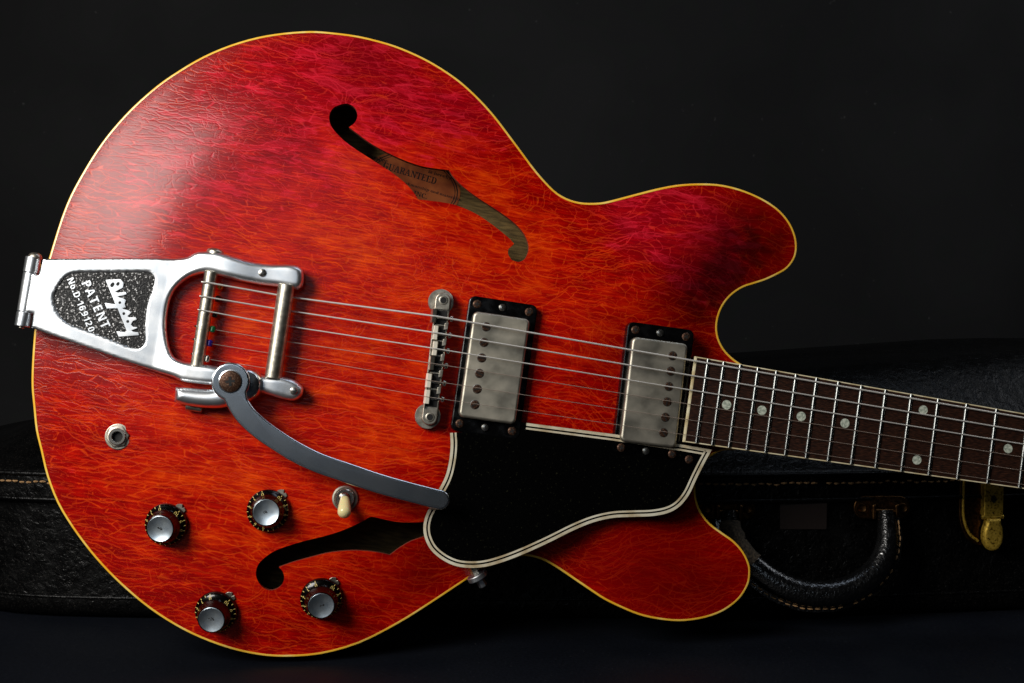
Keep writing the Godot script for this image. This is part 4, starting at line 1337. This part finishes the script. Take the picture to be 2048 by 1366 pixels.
	make_bridge()
	make_tailpiece()
	make_strings()
	make_neck()
	make_controls()

# ---------------------------------------------------------------- the case (metres in the room, given in millimetres)

func up(s: Soup) -> Soup:
	# from (x, depth, height) to the room's (x, height, -depth)
	var r := Soup.new()
	for p in s.v:
		r.v.append(Vector3(p.x, p.z, -p.y))
	return r

func make_case() -> void:
	var case := thing("guitar_case", "worn black leather guitar case lying flat behind the guitar, with brass latch", "case")
	var org := Vector3(0, 0, -1080)
	case.position = org * MM
	# outline seen from above, x to the right, y to the back, from the middle of the case
	var plan := ccw(smooth(PackedVector2Array([Vector2(-466, 20), Vector2(-462, -60), Vector2(-440, -125), Vector2(-398, -172), Vector2(-345, -195), Vector2(-257, -203), Vector2(-60, -206), Vector2(169, -204), Vector2(290, -192), Vector2(373, -181), Vector2(480, -166), Vector2(640, -140), Vector2(700, -100), Vector2(712, 20), Vector2(690, 130), Vector2(600, 190), Vector2(300, 225), Vector2(-100, 235), Vector2(-320, 225), Vector2(-420, 160), Vector2(-456, 90)]), 6))
	var low := Soup.new()
	var rings := [[10.0, 0.0], [4.0, 2.5], [1.0, 7.0], [0.0, 14.0], [0.0, 86.0]]
	for k in rings.size() - 1:
		wall(low, inset(plan, rings[k][0]), rings[k][1], inset(plan, rings[k + 1][0]), rings[k + 1][1])
	obj("case_body", up(low), M.leather, case, 50.0)
	# lid: a straight valance that overlaps the body, then a dome
	var lid := Soup.new()
	rings = [[-0.2, 84.0], [-4.2, 85.0], [-4.6, 87.0], [-4.6, 103.0], [-3.6, 106.0], [-1.0, 108.0], [4.0, 110.5]]
	for k in range(1, 15):
		var t := k / 14.0
		rings.append([4.0 + 100.0 * t, 110.5 + 74.0 * sin(t * PI / 2) * (0.55 + 0.45 * sin(t * PI / 2))])
	for k in rings.size() - 1:
		wall(lid, inset(plan, rings[k][0]), rings[k][1], inset(plan, rings[k + 1][0]), rings[k + 1][1])
	var crown := inset(plan, rings[rings.size() - 1][0])
	for i in crown.size():
		var a := crown[i]
		var b := crown[(i + 1) % crown.size()]
		lid.tri(Vector3(a.x, a.y, 184.5), Vector3(b.x, b.y, 184.5), Vector3(120, 20, 184.6))
	for i in lid.v.size():
		var q := lid.v[i]
		if q.z > 110.0:
			var kx := lerpf(0.40, 0.78, clampf((q.x + 400.0) / 580.0, 0.0, 1.0)) * lerpf(0.25, 1.0, smoothstep(-460.0, -340.0, q.x)) if q.x < 180.0 else lerpf(0.78, 1.02, clampf((q.x - 180.0) / 240.0, 0.0, 1.0))
			lid.v[i] = Vector3(q.x, q.y, 110.0 + (q.z - 110.0) * kx)
	var ld := obj("case_lid", up(lid), M.leather, case, 50.0)
	for q in [[-4.8, 105.0, 1.7, "lid_piping"], [-4.8, 87.0, 1.5, "lid_piping"], [0.6, 16.0, 1.2, "bottom_welt"]]:
		var pts := PackedVector3Array()
		for p in inset(plan, q[0]):
			pts.append(Vector3(p.x, p.y, q[1]))
		obj(q[3], up(tube(pts, q[2], 8, true)), M.leather, ld if q[3] == "lid_piping" else case, 60.0)
	# hand stitching round the valance, on the side that faces the room
	var path := inset(plan, -4.9)
	var run := 0.0
	var k := 0
	rng.seed = 3
	for i in path.size():
		var a := path[i]
		var b := path[(i + 1) % path.size()]
		if a.y > -60.0 or b.y > -60.0:
			continue
		var l := (b - a).length()
		while run < l:
			var p := a.lerp(b, run / l)
			var d := (b - a).normalized()
			if rng.randf() > 0.06:
				var h := 99.0 + rng.randf_range(-0.6, 0.6)
				var e := rng.randf_range(1.5, 2.2)
				obj("stitch", up(tube(PackedVector3Array([Vector3(p.x - d.x * e, p.y - d.y * e + 0.3, h), Vector3(p.x, p.y - 0.7, h + rng.randf_range(-0.5, 0.5)), Vector3(p.x + d.x * e, p.y + d.y * e + 0.3, h)]), [0.5, 0.85, 0.5], 6)), M.thread, ld)
				k += 1
			run += 5.4
		run -= l
	# handle with its two mounts
	for x in [151.0, 261.0]:
		var y := 203.0 - (3.0 if x > 200.0 else 0.0)
		var plate := put("handle_mount", mesh([extr(rect(40.0, 16.5, 8.2, 8), 0.0, 2.2, 0.8, 3), M.brass_dark], 45.0), case, Transform3D(Basis(), Vector3(x + 1.0, 81.0, y)))
		for s in [-1, 1]:
			put("rivet", mesh([lathe([[3.6, 0.0], [3.6, 2.4], [3.0, 3.2], [1.8, 2.6], [0, 2.2]], 20), M.brass_dark]), plate, at2(Vector2(14.5 * s, 0), 0.4))
			put("handle_loop", mesh([extr(rect(3.0, 11.0, 1.3, 4), 0.0, 11.0, 1.2, 3), M.brass_dark]), plate, at2(Vector2(8.0 * s, -1.5), 1.0))
		put("loop_pin", mesh([bar(Vector3(-9.5, -1.5, 8.0), Vector3(9.5, -1.5, 8.0), 1.8, 14), M.brass_dark]), plate)
	var mid := PackedVector3Array()
	var rad := []
	var hw := [[152, 80, 211, 5.5], [152.5, 70, 215, 6.8], [158, 56, 221, 7.6], [169, 43, 226, 8.3], [184, 33, 230, 8.9], [201, 27.5, 232, 9.2], [219, 27, 232, 9.2], [237, 32, 230, 8.9], [252, 43, 226, 8.3], [260, 57, 221, 7.6], [262, 70, 215, 6.8], [262, 80, 211, 5.5]]
	var crv := Curve3D.new()
	for i in hw.size():
		var q: Array = hw[i]
		var tan := (Vector3(hw[mini(i + 1, 11)][0], hw[mini(i + 1, 11)][1], hw[mini(i + 1, 11)][2]) - Vector3(hw[maxi(i - 1, 0)][0], hw[maxi(i - 1, 0)][1], hw[maxi(i - 1, 0)][2])) / 6.0
		crv.add_point(Vector3(q[0], q[1], q[2]), -tan, tan)
	for i in 12:
		for j in (4 if i < 11 else 1):
			var t := j / 4.0
			mid.append(crv.sample(i, t))
			rad.append(lerpf(hw[i][3], hw[mini(i + 1, 11)][3], t))
	var hd := obj("handle", tube(mid, rad, 20), M.handle, case, 60.0)
	# seam flap along the outer side of the handle, with its ragged thread
	var flap := Soup.new()
	var prev := []
	for i in range(2, mid.size() - 2):
		var d := (mid[i + 1] - mid[i - 1]).normalized()
		var outw := d.cross(Vector3(0, 0, 1)).normalized()
		var r: float = rad[i]
		var e := rng.randf_range(-0.5, 0.5)
		var a := mid[i] + outw * (r - 1.0) + Vector3(0, 0, 1.2)
		var b := mid[i] + outw * (r + 3.2 + e) + Vector3(0, 0, 1.0)
		var c := mid[i] + outw * (r + 3.2 + e) + Vector3(0, 0, -1.0)
		var g := mid[i] + outw * (r - 1.0) + Vector3(0, 0, -1.2)
		if prev:
			flap.quad(prev[0], a, b, prev[1])
			flap.quad(prev[1], b, c, prev[2])
			flap.quad(prev[2], c, g, prev[3])
		prev = [a, b, c, g]
	obj("handle_seam", flap, M.handle, hd, 60.0)
	for i in range(4, mid.size() - 3):
		var d := (mid[i + 1] - mid[i - 1]).normalized()
		var outw := d.cross(Vector3(0, 0, 1)).normalized()
		var r: float = rad[i]
		if rng.randf() < 0.12:
			continue
		var p := mid[i] + outw * (r + 0.9 + rng.randf_range(-0.4, 0.4)) + Vector3(0, 0, 1.5)
		obj("handle_stitch", tube(PackedVector3Array([p - d * 1.7, p + Vector3(0, 0, 0.3), p + d * 1.7]), [0.35, 0.6, 0.35], 6), M.thread, hd)
	# torn wrapping at the left end of the handle
	var torn := Soup.new()
	var tp_ := PackedVector3Array()
	var tr_ := []
	for i in range(3, 12):
		tp_.append(mid[i] + Vector3(rng.randf_range(-0.4, 0.4), 0, 0.3))
		tr_.append(float(rad[i]) + 0.25 + rng.randf_range(-0.2, 0.7))
	torn.add(tube(tp_, tr_, 14))
	obj("torn_wrapping", torn, M.torn, hd, 30.0)
	# maker's plate, blank and dark
	put("maker_plate", mesh([extr(rect(38.0, 22.0, 1.0, 3), 0.0, 0.8, 0.2, 1), M.plate]), case, Transform3D(Basis(), Vector3(204.0, 76.5, 202.0)))
	# draw latch
	var tilt := Basis(Vector3(0, 1, 0), 0.13)
	var la := group("latch", case, Transform3D(tilt, Vector3(337.0, 78.0, 189.0)))
	var bp := smooth(PackedVector2Array([Vector2(-17, 26), Vector2(-17, -6), Vector2(-12, -20), Vector2(-4, -26), Vector2(6, -26), Vector2(12, -18), Vector2(15, -6), Vector2(15, 26)]), 4)
	obj("latch_plate", extr(bp, 0.0, 2.2, 0.8, 3), M.brass_dark, la, 45.0)
	var rim := PackedVector3Array()
	for q in smooth(PackedVector2Array([Vector2(-14.5, 26), Vector2(-14.5, -4), Vector2(-10, -17), Vector2(-3, -23)]), 5, false):
		rim.append(Vector3(q.x, q.y, 2.6))
	obj("latch_rim", tube(rim, 1.0, 10), M.brass, la, 60.0)
	obj("latch_box", extr(moved(rect(14.6, 40.0, 1.2, 4), Vector2(6.0, 15.5)), 1.0, 7.5, 0.9, 3), M.brass, la, 45.0)
	put("keyhole", mesh([lathe([[2.2, 7.2], [2.2, 7.9], [1.7, 8.1], [0, 8.1]], 24), M.brass_dark, box(1.7, 5.2, 7.6, 8.14), M.slot]), la, at2(Vector2(5.6, 8.0), 0.0, 0.1))
	obj("latch_hinge", bar(Vector3(-2.2, -5.2, 6.0), Vector3(14.0, -5.2, 6.0), 1.7, 16), M.brass, la, 45.0)
	var tg := smooth(PackedVector2Array([Vector2(0.6, -6.0), Vector2(0, -10), Vector2(-1.6, -15), Vector2(-1.4, -22), Vector2(2, -28), Vector2(6, -29.5), Vector2(10, -28), Vector2(13.2, -22), Vector2(13.0, -14), Vector2(11.6, -10), Vector2(11.2, -6.0)]), 4)
	obj("latch_tongue", hf(tg, [], 1.2, rounded(tg, func(_q): return 9.5, 2.4), 4.0), M.brass, la, 50.0)

# ---------------------------------------------------------------- the room

func structure(called: String, m: Mesh) -> void:
	var o := MeshInstance3D.new()
	o.name = called
	o.mesh = m
	o.set_meta("kind", "structure")
	add_child(o)

func make_room() -> void:
	var f := PlaneMesh.new()
	f.size = Vector2(6.0, 6.0)
	f.center_offset = Vector3(0, 0, -0.6)
	f.material = M.floor
	structure("floor", f)
	var w := PlaneMesh.new()
	w.size = Vector2(7.0, 3.4)
	w.orientation = PlaneMesh.FACE_Z
	w.center_offset = Vector3(0, 1.69, -1.85)
	w.material = M.wall
	structure("wall", w)

func area(called: String, at: Vector3, to: Vector3, size: Vector2, energy: float, c: Color) -> void:
	var l := AreaLight3D.new()
	l.name = called
	l.area_size = size
	l.area_normalize_energy = true
	l.light_energy = energy
	l.light_color = c
	l.shadow_enabled = true
	add_child(l)
	l.look_at_from_position(at, to)

func _ready() -> void:
	var cam := Camera3D.new()
	cam.name = "camera"
	cam.fov = 30.568
	cam.near = 0.05
	cam.far = 30.0
	cam.position = Vector3(0, 0.24482, 0)
	cam.rotation_degrees = Vector3(-3, 0, 0)
	add_child(cam)
	var env := Environment.new()
	env.background_mode = Environment.BG_COLOR
	env.background_color = Color(0.03, 0.032, 0.035)
	env.tonemap_mode = Environment.TONE_MAPPER_LINEAR
	env.tonemap_exposure = 1.0
	env.sdfgi_enabled = true
	env.ssao_enabled = true
	env.ssil_enabled = true
	var we := WorldEnvironment.new()
	we.name = "world"
	we.environment = env
	add_child(we)
	# a softbox to the left of and above the camera, and a weak cool one overhead behind it
	area("key_softbox", Vector3(-0.80, 0.80, 0.10), Vector3(-0.02, 0.22, -0.80), Vector2(0.6, 0.6), 2.0, Color(1.0, 0.985, 0.96))
	area("front_softbox", Vector3(-0.30, 0.80, 1.0), Vector3(-0.1, 0.25, -0.8), Vector2(0.75, 0.45), 0.12, Color(0.86, 0.93, 1.0))
	area("top_strip", Vector3(0.38, 1.4, -0.78), Vector3(0.36, 0.0, -0.80), Vector2(0.6, 0.3), 0.16, Color(0.86, 0.92, 1.0))
	area("backdrop_softbox", Vector3(1.5, 1.5, -1.1), Vector3(0.8, 0.6, -1.85), Vector2(0.6, 0.6), 0.32, Color(0.95, 0.97, 1.0))
	make_materials()
	make_room()
	make_guitar()
	make_case()
